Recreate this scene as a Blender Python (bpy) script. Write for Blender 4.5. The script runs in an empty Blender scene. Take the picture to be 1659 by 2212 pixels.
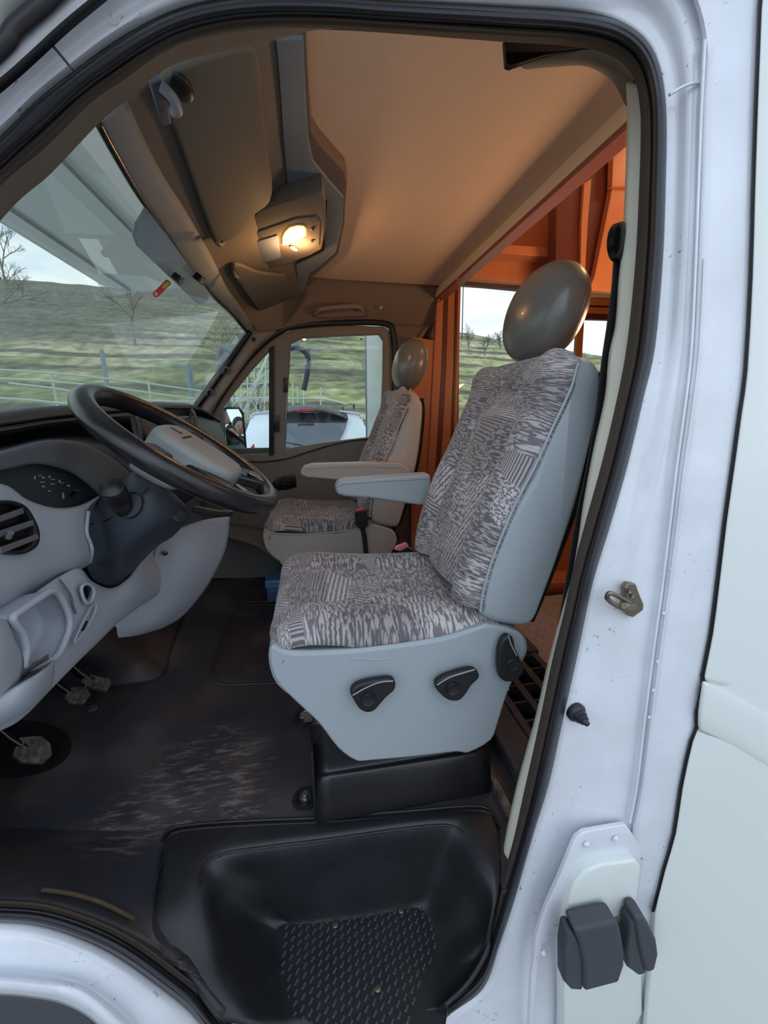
import bpy, bmesh, math, random
from mathutils import Vector, Matrix
random.seed(7)
R = math.radians
# ---------------------------------------------------------------- camera, world, lights, exposure
CAMZ = 1.7
F_PX = 850.0
TH = math.atan(213 / F_PX)
YAW = math.atan(159 / (F_PX / math.cos(TH)))
CAM = Vector((0, 0, CAMZ))
VF = Vector((math.sin(YAW) * math.cos(TH), math.cos(YAW) * math.cos(TH), -math.sin(TH)))
VR = Vector((math.cos(YAW), -math.sin(YAW), 0))
VU = VR.cross(VF)
cd = bpy.data.cameras.new('camera')
cam = bpy.data.objects.new('camera', cd)
bpy.context.scene.collection.objects.link(cam)
cam.matrix_world = Matrix(((VR.x, VU.x, -VF.x, 0), (VR.y, VU.y, -VF.y, 0), (VR.z, VU.z, -VF.z, CAMZ), (0, 0, 0, 1)))
cd.sensor_fit = 'VERTICAL'
cd.sensor_height = 36.0
cd.lens = 36.0 * F_PX / 2212
cd.clip_start = 0.02
cd.clip_end = 1000
S = bpy.context.scene
S.camera = cam
S.view_settings.view_transform = 'Standard'
S.view_settings.look = 'None'
S.view_settings.exposure = 0.18
S.view_settings.gamma = 1.0
S.view_settings.use_curve_mapping = False
C = S.collection

def build_world():
    w = bpy.data.worlds.new('sky')
    S.world = w
    w.use_nodes = True
    nt = w.node_tree
    nt.nodes.clear()
    out = nt.nodes.new('ShaderNodeOutputWorld')
    bg = nt.nodes.new('ShaderNodeBackground')
    bg.inputs['Strength'].default_value = 1.32
    tc = nt.nodes.new('ShaderNodeTexCoord')
    sep = nt.nodes.new('ShaderNodeSeparateXYZ')
    ramp = nt.nodes.new('ShaderNodeValToRGB')
    e = ramp.color_ramp.elements
    e[0].position = 0.0; e[0].color = (0.62, 0.70, 0.84, 1)
    e[1].position = 1.0; e[1].color = (0.30, 0.48, 0.86, 1)
    m = ramp.color_ramp.elements.new(0.35); m.color = (0.48, 0.66, 0.95, 1)
    mp = nt.nodes.new('ShaderNodeMapping'); mp.inputs['Scale'].default_value = (1.2, 1.2, 3.6)
    n = nt.nodes.new('ShaderNodeTexNoise'); n.inputs['Scale'].default_value = 2.6; n.inputs['Detail'].default_value = 7; n.inputs['Roughness'].default_value = .58
    cr = nt.nodes.new('ShaderNodeValToRGB')
    cr.color_ramp.elements[0].position = .34; cr.color_ramp.elements[1].position = .55
    mix = nt.nodes.new('ShaderNodeMixRGB'); mix.inputs['Color2'].default_value = (0.93, 0.96, 1.0, 1)
    L = nt.links.new
    L(tc.outputs['Generated'], sep.inputs[0]); L(sep.outputs['Z'], ramp.inputs[0])
    L(tc.outputs['Generated'], mp.inputs[0]); L(mp.outputs[0], n.inputs['Vector']); L(n.outputs[0], cr.inputs[0])
    L(cr.outputs[0], mix.inputs['Fac']); L(ramp.outputs[0], mix.inputs['Color1'])
    L(mix.outputs[0], bg.inputs['Color']); L(bg.outputs[0], out.inputs[0])
build_world()

def light(name, kind, loc, energy, color, size=.1, rot=None, size_y=None, spread=None):
    l = bpy.data.lights.new(name, kind); l.energy = energy; l.color = color
    if kind == 'AREA':
        l.size = size
        if size_y: l.shape = 'RECTANGLE'; l.size_y = size_y
    elif kind == 'SUN': l.angle = size
    else: l.shadow_soft_size = size
    o = bpy.data.objects.new(name, l); C.objects.link(o); o.location = loc
    if rot: o.rotation_euler = rot
    return o
# low broad twilight coming from the open side behind the photographer
light('evening_sun', 'SUN', (0, -5, 8), 0.6, (0.62, 0.80, 1.0), R(60), (R(50), 0, R(-12)))
# the living area's warm ceiling lamp behind the partition, and the cab's dome lamp bulb
light('living_area_lamp', 'AREA', (1.45, 1.25, 1.90), 7, (1.0, .60, .34), .30, (0, R(140), 0))
light('living_ceiling_lamp', 'AREA', (1.7, 1.5, 2.93), 3.2, (1.0, .62, .36), .25, (0, 0, 0))
light('dome_bulb', 'POINT', (-.02, 1.60, 2.238), 1.7, (1.0, .52, .22), .012)

# ---------------------------------------------------------------- picture measurements -> points on real planes
def ray(x, y): return VF + VR * ((x - 829.5) / F_PX) - VU * ((y - 1106) / F_PX)
def py_(x, y, Y):
    d = ray(x, y); return CAM + d * (Y / d.y)
def px_(x, y, X):
    d = ray(x, y); return CAM + d * (X / d.x)
def pz_(x, y, Z):
    d = ray(x, y); return CAM + d * ((Z - CAMZ) / d.z)
def pp_(x, y, p0, n):
    d = ray(x, y); n = Vector(n); return CAM + d * ((Vector(p0) - CAM).dot(n) / d.dot(n))

# ---------------------------------------------------------------- helpers
def link(o, parent=None):
    C.objects.link(o)
    if parent: o.parent = parent
    return o
def tag(o, label=None, cat=None, group=None, kind=None):
    if label: o['label'] = label
    if cat: o['category'] = cat
    if group: o['group'] = group
    if kind: o['kind'] = kind
    return o
def thing(name, label, cat, loc=(0, 0, 0), group=None):
    o = bpy.data.objects.new(name, None); C.objects.link(o); o.location = loc
    o.empty_display_size = .05
    return tag(o, label, cat, group)
def finish(name, me, m, parent=None, smooth=True, bevel=0, seg=3, sub=0, solid=0, off=-1):
    o = bpy.data.objects.new(name, me)
    if m:
        me.materials.clear(); me.materials.append(m)
    if smooth:
        me.shade_smooth()
    C.objects.link(o)
    if parent:
        o.parent = parent
        o.matrix_parent_inverse = Matrix.Translation(-parent.location)
    if solid:
        q = o.modifiers.new('t', 'SOLIDIFY'); q.thickness = solid; q.offset = off
    if bevel:
        q = o.modifiers.new('b', 'BEVEL'); q.width = bevel; q.segments = seg; q.limit_method = 'ANGLE'; q.angle_limit = R(35); q.harden_normals = False
    if sub:
        q = o.modifiers.new('s', 'SUBSURF'); q.levels = sub; q.render_levels = sub
    if smooth and not sub:
        try:
            me.set_sharp_from_angle(angle=R(50))
        except Exception: pass
    return o
def mesh(name, vs, fs, m, parent=None, **k):
    me = bpy.data.meshes.new(name)
    me.from_pydata([tuple(v) for v in vs], [], fs)
    bm = bmesh.new(); bm.from_mesh(me); bmesh.ops.recalc_face_normals(bm, faces=bm.faces); bm.to_mesh(me); bm.free()
    me.update()
    return finish(name, me, m, parent, **k)
def box(name, a, b, m, parent=None, bevel=.003, **k):
    (x0, y0, z0), (x1, y1, z1) = a, b
    vs = [(x, y, z) for x in (x0, x1) for y in (y0, y1) for z in (z0, z1)]
    fs = [(0, 1, 3, 2), (4, 6, 7, 5), (0, 4, 5, 1), (2, 3, 7, 6), (0, 2, 6, 4), (1, 5, 7, 3)]
    return mesh(name, vs, fs, m, parent, bevel=bevel, **k)
def cr(pts, n=6, closed=False):
    """Catmull-Rom resample of a list of vectors"""
    P = [Vector(p) for p in pts]; N = len(P); out = []
    segs = N if closed else N - 1
    for i in range(segs):
        if closed: a, b, c, d = P[(i - 1) % N], P[i], P[(i + 1) % N], P[(i + 2) % N]
        else: a, b, c, d = P[max(i - 1, 0)], P[i], P[i + 1], P[min(i + 2, N - 1)]
        for k in range(n):
            t = k / n
            out.append(0.5 * ((2 * b) + (c - a) * t + (2 * a - 5 * b + 4 * c - d) * t * t + (3 * b - a - 3 * c + d) * t ** 3))
    if not closed: out.append(P[-1])
    return out
def patch(name, rows, m, parent=None, nu=5, nv=4, thick=.006, face=CAM, closed=False, fn=None, **k):
    """smooth surface through a net of points (rows of equal length); the front looks towards `face`"""
    rr = [cr(r, nu, closed) for r in rows] if nu > 1 else [[Vector(p) for p in r] for r in rows]
    cols = [cr([r[j] for r in rr], nv) for j in range(len(rr[0]))] if nv > 1 else [[r[j] for r in rr] for j in range(len(rr[0]))]
    W = len(cols); H = len(cols[0])
    vs = [cols[j][i] for i in range(H) for j in range(W)]
    if fn: vs = [fn(v) for v in vs]
    fs = []
    for i in range(H - 1):
        for j in range(W if closed else W - 1):
            fs.append((i * W + j, i * W + (j + 1) % W, (i + 1) * W + (j + 1) % W, (i + 1) * W + j))
    # orientation
    acc = 0
    for f in fs:
        a, b, c, d = [vs[q] for q in f]
        nrm = (c - a).cross(d - b)
        acc += nrm.dot(Vector(face) - (a + c) / 2)
    if acc < 0: fs = [tuple(reversed(f)) for f in fs]
    me = bpy.data.meshes.new(name); me.from_pydata([tuple(v) for v in vs], [], fs); me.update()
    return finish(name, me, m, parent, solid=thick, off=-1, **k)
def plate(name, loops, m, parent=None, depth=.01, n=(0, -1, 0), smooth_loops=(), bevel=0, cres=5, **k):
    """flat polygon (first loop) with holes (further loops), front face on its own plane, thickness going away from n"""
    n = Vector(n).normalized()
    o0 = Vector(loops[0][0])
    ax = Vector((0, 0, 1)) if abs(n.z) < .9 else Vector((1, 0, 0))
    ux = ax.cross(n).normalized(); uy = n.cross(ux)
    cu = bpy.data.curves.new('c', 'CURVE'); cu.dimensions = '2D'; cu.fill_mode = 'BOTH'
    cu.extrude = max(depth / 2 - bevel, 1e-5)
    if bevel: cu.bevel_depth = bevel; cu.bevel_resolution = 2; cu.offset = -bevel
    for i, lp in enumerate(loops):
        pts = [Vector(p) for p in lp]
        if smooth_loops == 'all' or i in smooth_loops: pts = cr(pts, cres, True)
        sp = cu.splines.new('POLY'); sp.points.add(len(pts) - 1)
        for q, p in zip(sp.points, pts):
            d = p - o0; q.co = (d.dot(ux), d.dot(uy), 0, 1)
        sp.use_cyclic_u = True
    to = bpy.data.objects.new('tmp', cu); C.objects.link(to)
    bpy.context.view_layer.update()
    dg = bpy.context.evaluated_depsgraph_get()
    me = bpy.data.meshes.new_from_object(to.evaluated_get(dg))
    bpy.data.objects.remove(to); bpy.data.curves.remove(cu)
    me.name = name
    bm = bmesh.new(); bm.from_mesh(me); bmesh.ops.remove_doubles(bm, verts=bm.verts, dist=1e-5)
    for v in bm.verts:
        x, y, z = v.co
        v.co = o0 + ux * x + uy * y + n * (z - depth / 2)
    bmesh.ops.recalc_face_normals(bm, faces=bm.faces)
    bm.to_mesh(me); bm.free()
    return finish(name, me, m, parent, **k)
def prism(name, poly, ext, m, parent=None, bevel=.01, seg=4, smooth_poly=False, cres=4, **k):
    """3D polygon swept along ext"""
    P = [Vector(p) for p in poly]
    if smooth_poly: P = cr(P, cres, True)
    e = Vector(ext); n = len(P)
    vs = P + [p + e for p in P]
    fs = [tuple(range(n)), tuple(range(2 * n - 1, n - 1, -1))] + [(i, (i + 1) % n, n + (i + 1) % n, n + i) for i in range(n)]
    return mesh(name, vs, fs, m, parent, bevel=bevel, seg=seg, **k)
def tube(name, pts, r, m, parent=None, closed=False, sides=10, n=1, flat=None, **k):
    P = cr(pts, n, closed) if n > 1 else [Vector(p) for p in pts]
    N = len(P); vs = []; fs = []
    up = None
    for i, p in enumerate(P):
        a = P[i - 1] if (i or closed) else p; b = P[(i + 1) % N] if (i < N - 1 or closed) else p
        t = (b - a).normalized()
        if up is None: up = t.orthogonal().normalized()
        up = (up - t * up.dot(t)); up = up.normalized() if up.length > 1e-6 else t.orthogonal().normalized()
        sd = t.cross(up)
        rr = r[i * (len(r) - 1) // max(N - 1, 1)] if isinstance(r, (list, tuple)) else r
        for q in range(sides):
            an = 2 * math.pi * q / sides
            vs.append(p + (up * math.cos(an) + sd * math.sin(an)) * rr)
    for i in range(N if closed else N - 1):
        for q in range(sides):
            A = i * sides; B = ((i + 1) % N) * sides
            fs.append((A + q, A + (q + 1) % sides, B + (q + 1) % sides, B + q))
    if not closed:
        fs.append(tuple(range(sides - 1, -1, -1))); fs.append(tuple((N - 1) * sides + q for q in range(sides)))
    return mesh(name, vs, fs, m, parent, **k)
def strap(name, pts, wdir, w, th, m, parent=None, n=5, **k):
    """flat webbing: path, width direction(s), width, thickness"""
    P = cr(pts, n); vs = []; fs = []
    wd = Vector(wdir).normalized()
    for i, p in enumerate(P):
        a = P[max(i - 1, 0)]; b = P[min(i + 1, len(P) - 1)]
        t = (b - a).normalized(); nn = t.cross(wd).normalized()
        for s1, s2 in ((-1, -1), (1, -1), (1, 1), (-1, 1)): vs.append(p + wd * w / 2 * s1 + nn * th / 2 * s2)
    for i in range(len(P) - 1):
        for q in range(4): fs.append((i * 4 + q, i * 4 + (q + 1) % 4, (i + 1) * 4 + (q + 1) % 4, (i + 1) * 4 + q))
    fs.append((3, 2, 1, 0)); fs.append(tuple((len(P) - 1) * 4 + q for q in range(4)))
    return mesh(name, vs, fs, m, parent, smooth=False, **k)
def cyl(name, a, b, r, m, parent=None, r2=None, sides=20, bevel=.0015, **k):
    a = Vector(a); b = Vector(b); t = (b - a).normalized(); u = t.orthogonal().normalized(); v = t.cross(u)
    r2 = r if r2 is None else r2; vs = []; 
    for p, rr in ((a, r), (b, r2)):
        for q in range(sides):
            an = 2 * math.pi * q / sides; vs.append(p + (u * math.cos(an) + v * math.sin(an)) * rr)
    fs = [tuple(range(sides)), tuple(range(2 * sides - 1, sides - 1, -1))] + [(q, (q + 1) % sides, sides + (q + 1) % sides, sides + q) for q in range(sides)]
    return mesh(name, vs, fs, m, parent, bevel=bevel, seg=2, **k)
def lathe(name, base, axis, prof, m, parent=None, sides=24, **k):
    """prof: list of (distance along axis, radius)"""
    a = Vector(base); t = Vector(axis).normalized(); u = t.orthogonal().normalized(); v = t.cross(u); vs = []; fs = []
    for d, rr in prof:
        for q in range(sides):
            an = 2 * math.pi * q / sides; vs.append(a + t * d + (u * math.cos(an) + v * math.sin(an)) * max(rr, 1e-4))
    for i in range(len(prof) - 1):
        for q in range(sides): fs.append((i * sides + q, i * sides + (q + 1) % sides, (i + 1) * sides + (q + 1) % sides, (i + 1) * sides + q))
    fs.append(tuple(range(sides))); fs.append(tuple((len(prof) - 1) * sides + q for q in range(sides)))
    return mesh(name, vs, fs, m, parent, **k)
def ellipsoid(name, c, ax, m, parent=None, rot=None, p=2.0, nu=32, nv=20, **k):
    """superellipsoid with semi-axes ax"""
    c = Vector(c); M = rot or Matrix.Identity(3); vs = []; fs = []
    sg = lambda v: math.copysign(abs(v) ** (2 / p), v)
    for i in range(nv + 1):
        ph = -math.pi / 2 + math.pi * i / nv
        for j in range(nu):
            th = 2 * math.pi * j / nu
            q = Vector((sg(math.cos(ph)) * sg(math.cos(th)) * ax[0], sg(math.cos(ph)) * sg(math.sin(th)) * ax[1], sg(math.sin(ph)) * ax[2]))
            vs.append(c + M @ q)
    for i in range(nv):
        for j in range(nu): fs.append((i * nu + j, i * nu + (j + 1) % nu, (i + 1) * nu + (j + 1) % nu, (i + 1) * nu + j))
    me = bpy.data.meshes.new(name); me.from_pydata([tuple(v) for v in vs], [], fs)
    bm = bmesh.new(); bm.from_mesh(me); bmesh.ops.remove_doubles(bm, verts=bm.verts, dist=1e-5); bmesh.ops.recalc_face_normals(bm, faces=bm.faces); bm.to_mesh(me); bm.free()
    return finish(name, me, m, parent, **k)

# ---------------------------------------------------------------- materials
def lin(c): return tuple(((v / 255) / 12.92 if v / 255 <= .04045 else ((v / 255 + .055) / 1.055) ** 2.4) for v in c)
def mat(name, rgb, rough=.5, metal=0, bump=0, bscale=400, var=0, vscale=6, var2=None, spec=.5, coat=0, stretch=None, bdist=.002):
    m = bpy.data.materials.new(name); m.use_nodes = True
    nt = m.node_tree; b = nt.nodes['Principled BSDF']; L = nt.links.new
    col = lin(rgb) + (1,)
    b.inputs['Base Color'].default_value = col
    b.inputs['Roughness'].default_value = rough; b.inputs['Metallic'].default_value = metal
    b.inputs['Specular IOR Level'].default_value = spec; b.inputs['Coat Weight'].default_value = coat
    tc = nt.nodes.new('ShaderNodeTexCoord'); src = tc.outputs['Object']
    if stretch:
        mp = nt.nodes.new('ShaderNodeMapping'); mp.inputs['Scale'].default_value = stretch; L(src, mp.inputs[0]); src = mp.outputs[0]
    if var:
        n = nt.nodes.new('ShaderNodeTexNoise'); n.inputs['Scale'].default_value = vscale; n.inputs['Detail'].default_value = 6; n.inputs['Roughness'].default_value = .6
        L(src, n.inputs['Vector'])
        rp = nt.nodes.new('ShaderNodeValToRGB'); rp.color_ramp.elements[0].position = .35; rp.color_ramp.elements[1].position = .68
        L(n.outputs[0], rp.inputs[0])
        mx = nt.nodes.new('ShaderNodeMixRGB'); mx.inputs['Color1'].default_value = col
        c2 = lin(var2) + (1,) if var2 else tuple(v * (1 - var) for v in col[:3]) + (1,)
        mx.inputs['Color2'].default_value = c2
        ml = nt.nodes.new('ShaderNodeMath'); ml.operation = 'MULTIPLY'; ml.inputs[1].default_value = var if var2 else 1
        L(rp.outputs[0], ml.inputs[0]); L(ml.outputs[0], mx.inputs['Fac']); L(mx.outputs[0], b.inputs['Base Color'])
    if bump:
        n2 = nt.nodes.new('ShaderNodeTexNoise'); n2.inputs['Scale'].default_value = bscale; n2.inputs['Detail'].default_value = 3
        L(src, n2.inputs['Vector'])
        bp = nt.nodes.new('ShaderNodeBump'); bp.inputs['Strength'].default_value = bump; bp.inputs['Distance'].default_value = bdist
        L(n2.outputs[0], bp.inputs['Height']); L(bp.outputs[0], b.inputs['Normal'])
    return m
M = {}
M['paint'] = mat('white_paint', (220, 226, 234), .22, var=.35, vscale=9, var2=(190, 192, 192), coat=.5)
def specks(m, rgb, scale, lo, hi, fac):
    nt = m.node_tree; b = nt.nodes['Principled BSDF']; L = nt.links.new; N = nt.nodes.new
    old = b.inputs['Base Color'].links[0].from_socket if b.inputs['Base Color'].links else None
    tc = N('ShaderNodeTexCoord'); n = N('ShaderNodeTexNoise'); n.inputs['Scale'].default_value = scale; n.inputs['Detail'].default_value = 4; n.inputs['Distortion'].default_value = 1.2; L(tc.outputs['Object'], n.inputs['Vector'])
    n2 = N('ShaderNodeTexNoise'); n2.inputs['Scale'].default_value = 5; L(tc.outputs['Object'], n2.inputs['Vector'])
    r = N('ShaderNodeMapRange'); r.inputs[1].default_value = lo; r.inputs[2].default_value = hi; r.inputs[4].default_value = fac; L(n.outputs[0], r.inputs[0])
    r2 = N('ShaderNodeMapRange'); r2.inputs[1].default_value = .48; r2.inputs[2].default_value = .6; L(n2.outputs[0], r2.inputs[0])
    q = N('ShaderNodeMath'); q.operation = 'MULTIPLY'; L(r.outputs[0], q.inputs[0]); L(r2.outputs[0], q.inputs[1])
    mx = N('ShaderNodeMixRGB'); mx.inputs['Color2'].default_value = lin(rgb) + (1,); L(q.outputs[0], mx.inputs['Fac'])
    if old: L(old, mx.inputs['Color1'])
    else: mx.inputs['Color1'].default_value = b.inputs['Base Color'].default_value
    L(mx.outputs[0], b.inputs['Base Color'])
specks(M['paint'], (96, 92, 88), 70, .66, .72, .8)
M['paint_clean'] = mat('white_panel_paint', (216, 224, 220), .3, var=.2, vscale=3, var2=(212, 218, 216), coat=.3)
M['seal'] = mat('door_rubber', (34, 34, 40), .42, bump=.1, bscale=60)
M['flock'] = mat('flocked_seal_lip', (74, 66, 58), .95, bump=.5, bscale=500)
M['vinyl'] = mat('grey_vinyl', (156, 165, 170), .42, bump=.25, bscale=700, bdist=.001)
M['vinyl_p'] = mat('passenger_vinyl', (172, 166, 158), .45, bump=.2, bscale=700, bdist=.001)
M['stitch'] = mat('pale_stitching', (150, 156, 156), .7)
M['headrest'] = mat('headrest_leather', (112, 112, 106), .30, bump=.2, bscale=500, bdist=.001, coat=.15)
M['black'] = mat('black_plastic', (26, 27, 30), .45, bump=.15, bscale=900, bdist=.0006)
M['gloss'] = mat('gloss_black', (16, 16, 18), .2)
M['belt'] = mat('belt_webbing', (30, 31, 38), .75, bump=.3, bscale=1200)
M['dash_light'] = mat('light_grey_plastic', (160, 168, 178), .5, bump=.35, bscale=900, bdist=.0008)
M['dash_mid'] = mat('mid_grey_plastic', (92, 96, 100), .55, bump=.3, bscale=900, bdist=.0008)
M['dash_dark'] = mat('charcoal_plastic', (46, 50, 56), .5, bump=.3, bscale=900, bdist=.0008)
M['column'] = mat('column_plastic', (58, 64, 74), .48, bump=.3, bscale=900, bdist=.0008)
M['leather'] = mat('wheel_rim_black', (24, 23, 26), .28, bump=.3, bscale=350, var=.2, vscale=30, var2=(60, 60, 62), bdist=.001)
M['hub'] = mat('hub_grey', (140, 144, 142), .5, bump=.3, bscale=900, bdist=.0008)
M['headliner'] = mat('headliner_felt', (122, 115, 104), .95, bump=.35, bscale=250)
M['ceilfab'] = mat('ceiling_fabric', (226, 198, 170), .97, bump=.3, bscale=180, var=.25, vscale=2.5, var2=(208, 180, 152))
M['visor'] = mat('visor_vinyl', (106, 104, 95), .8, bump=.3, bscale=400)
M['cantrail'] = mat('side_trim_brown', (116, 102, 92), .8, bump=.2, bscale=300)
M['doorpanel'] = mat('door_panel_grey', (112, 110, 106), .7, bump=.3, bscale=500)
M['doorframe'] = mat('door_frame_beige', (126, 122, 114), .6, bump=.15, bscale=400)
M['bluegrey'] = mat('blue_grey_trim', (136, 144, 148), .8, bump=.5, bscale=500)
M['pillar'] = mat('pillar_trim', (206, 204, 188), .7, bump=.2, bscale=400)
M['beam'] = mat('beam_fabric', (240, 220, 186), .8, bump=.2, bscale=300, var=.15, vscale=8, var2=(222, 200, 166))
M['wood'] = mat('orange_wood', (194, 124, 84), .38, var=.5, vscale=7, var2=(170, 98, 62), stretch=(1, 1, .12), bump=.05)
M['wood_d'] = mat('dark_wood', (96, 46, 36), .4, var=.5, vscale=7, var2=(78, 36, 28), stretch=(1, 1, .12))
M['wood_trim'] = mat('red_wood_trim', (150, 88, 76), .35)
M['carpet'] = mat('living_carpet', (176, 166, 172), 1, bump=.8, bscale=300, var=.3, vscale=60)
M['steel'] = mat('zinc_steel', (150, 150, 150), .35, 1)
M['striker'] = mat('worn_striker_steel', (128, 118, 102), .35, .9, bump=.2, bscale=100)
M['red'] = mat('red_plastic', (190, 50, 50), .4)
M['pink'] = mat('red_button', (214, 120, 130), .35)
M['blue'] = mat('blue_plastic', (88, 128, 178), .3)
M['cap'] = mat('dark_rubber_cap', (62, 66, 72), .6, bump=.4, bscale=700)
M['white'] = mat('white_print', (214, 216, 214), .5)
M['greyprint'] = mat('faded_print', (150, 150, 148), .6)
M['sticker_r'] = mat('sticker_red', (206, 60, 44), .5)
M['sticker_y'] = mat('sticker_green', (190, 190, 90), .5)
M['teal'] = mat('teal_sticker', (70, 150, 150), .5)
M['carwhite'] = mat('car_white', (216, 226, 236), .2, coat=.6)
M['alcove'] = mat('alcove_underside', (232, 236, 234), .4, var=.2, vscale=2, var2=(214, 224, 226))
M['galv'] = mat('galvanised_post', (130, 146, 160), .5, .2)
M['rail'] = mat('pale_rail', (176, 190, 176), .8)
M['rope'] = mat('pale_pole', (176, 186, 184), .7)
M['bark'] = mat('bare_bark', (120, 118, 108), .9)
M['skin'] = mat('skin', (206, 160, 140), .55)
M['hair'] = mat('dark_hair', (42, 34, 30), .8)
M['jacket'] = mat('navy_jacket', (34, 40, 62), .8)
M['housewall'] = mat('house_wall', (196, 188, 176), .9)
M['roof'] = mat('brown_roof', (120, 78, 66), .8)
M['pedal'] = mat('worn_pedal_rubber', (44, 44, 46), .7, bump=.5, bscale=200, var=.7, vscale=50, var2=(112, 108, 104))
M['grate'] = mat('dusty_black_grate', (40, 40, 46), .6, var=.5, vscale=22, var2=(84, 80, 84))
M['asphalt'] = mat('asphalt', (158, 158, 156), .95, bump=.5, bscale=80, var=.3, vscale=3)
def emis(name, rgb, s):
    m = bpy.data.materials.new(name); m.use_nodes = True; b = m.node_tree.nodes['Principled BSDF']
    b.inputs['Base Color'].default_value = lin(rgb) + (1,); b.inputs['Emission Color'].default_value = lin(rgb) + (1,); b.inputs['Emission Strength'].default_value = s
    return m
M['lens'] = emis('lit_lens', (255, 180, 84), 8)
def glass(name, rgb, rough=0, mixrefl=None, ior=1.45):
    """thin sheet glass: clear, tinted transmission with Fresnel mirror reflection"""
    m = bpy.data.materials.new(name); m.use_nodes = True; nt = m.node_tree; nt.nodes.clear(); L = nt.links.new
    o = nt.nodes.new('ShaderNodeOutputMaterial'); t = nt.nodes.new('ShaderNodeBsdfTransparent'); g = nt.nodes.new('ShaderNodeBsdfGlossy')
    t.inputs[0].default_value = tuple(c / 255 for c in rgb) + (1,); g.inputs['Roughness'].default_value = rough
    f = nt.nodes.new('ShaderNodeFresnel'); f.inputs[0].default_value = ior; mx = nt.nodes.new('ShaderNodeMixShader')
    L(f.outputs[0], mx.inputs[0]); L(t.outputs[0], mx.inputs[1]); L(g.outputs[0], mx.inputs[2]); L(mx.outputs[0], o.inputs[0])
    return m
M['glass'] = glass('window_glass', (236, 248, 242))
M['windscreen'] = glass('windscreen_glass', (200, 228, 218), ior=1.95)
def dusty(m, rgb, fac):  # pale film over glass: dust on the windscreen, painted-in reflection on the plate
    nt = m.node_tree; L = nt.links.new; N = nt.nodes.new
    out = [n for n in nt.nodes if n.type == 'OUTPUT_MATERIAL'][0]; old = out.inputs[0].links[0].from_socket
    d = N('ShaderNodeBsdfTranslucent'); d.inputs[0].default_value = lin(rgb) + (1,); d2 = N('ShaderNodeBsdfDiffuse'); d2.inputs[0].default_value = lin(rgb) + (1,)
    a = N('ShaderNodeMixShader'); L(d.outputs[0], a.inputs[1]); L(d2.outputs[0], a.inputs[2])
    tc = N('ShaderNodeTexCoord'); n = N('ShaderNodeTexNoise'); n.inputs['Scale'].default_value = 3; n.inputs['Detail'].default_value = 6; L(tc.outputs['Object'], n.inputs['Vector'])
    r = N('ShaderNodeMapRange'); r.inputs[1].default_value = .3; r.inputs[2].default_value = .7; r.inputs[3].default_value = fac * .6; r.inputs[4].default_value = fac * 1.4; L(n.outputs[0], r.inputs[0])
    mx = N('ShaderNodeMixShader'); L(r.outputs[0], mx.inputs[0]); L(old, mx.inputs[1]); L(a.outputs[0], mx.inputs[2]); L(mx.outputs[0], out.inputs[0])
dusty(M['windscreen'], (214, 232, 226), .16)
M['tint'] = glass('smoked_plate', (206, 214, 218), .05)
dusty(M['tint'], (170, 184, 194), .45)  # pale film lightens the plate, standing in for light it would reflect
M['darkglass'] = mat('car_rear_glass', (56, 66, 78), .05, spec=.8)
M['mirror'] = mat('mirror_silver', (235, 240, 245), .01, 1)

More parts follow.
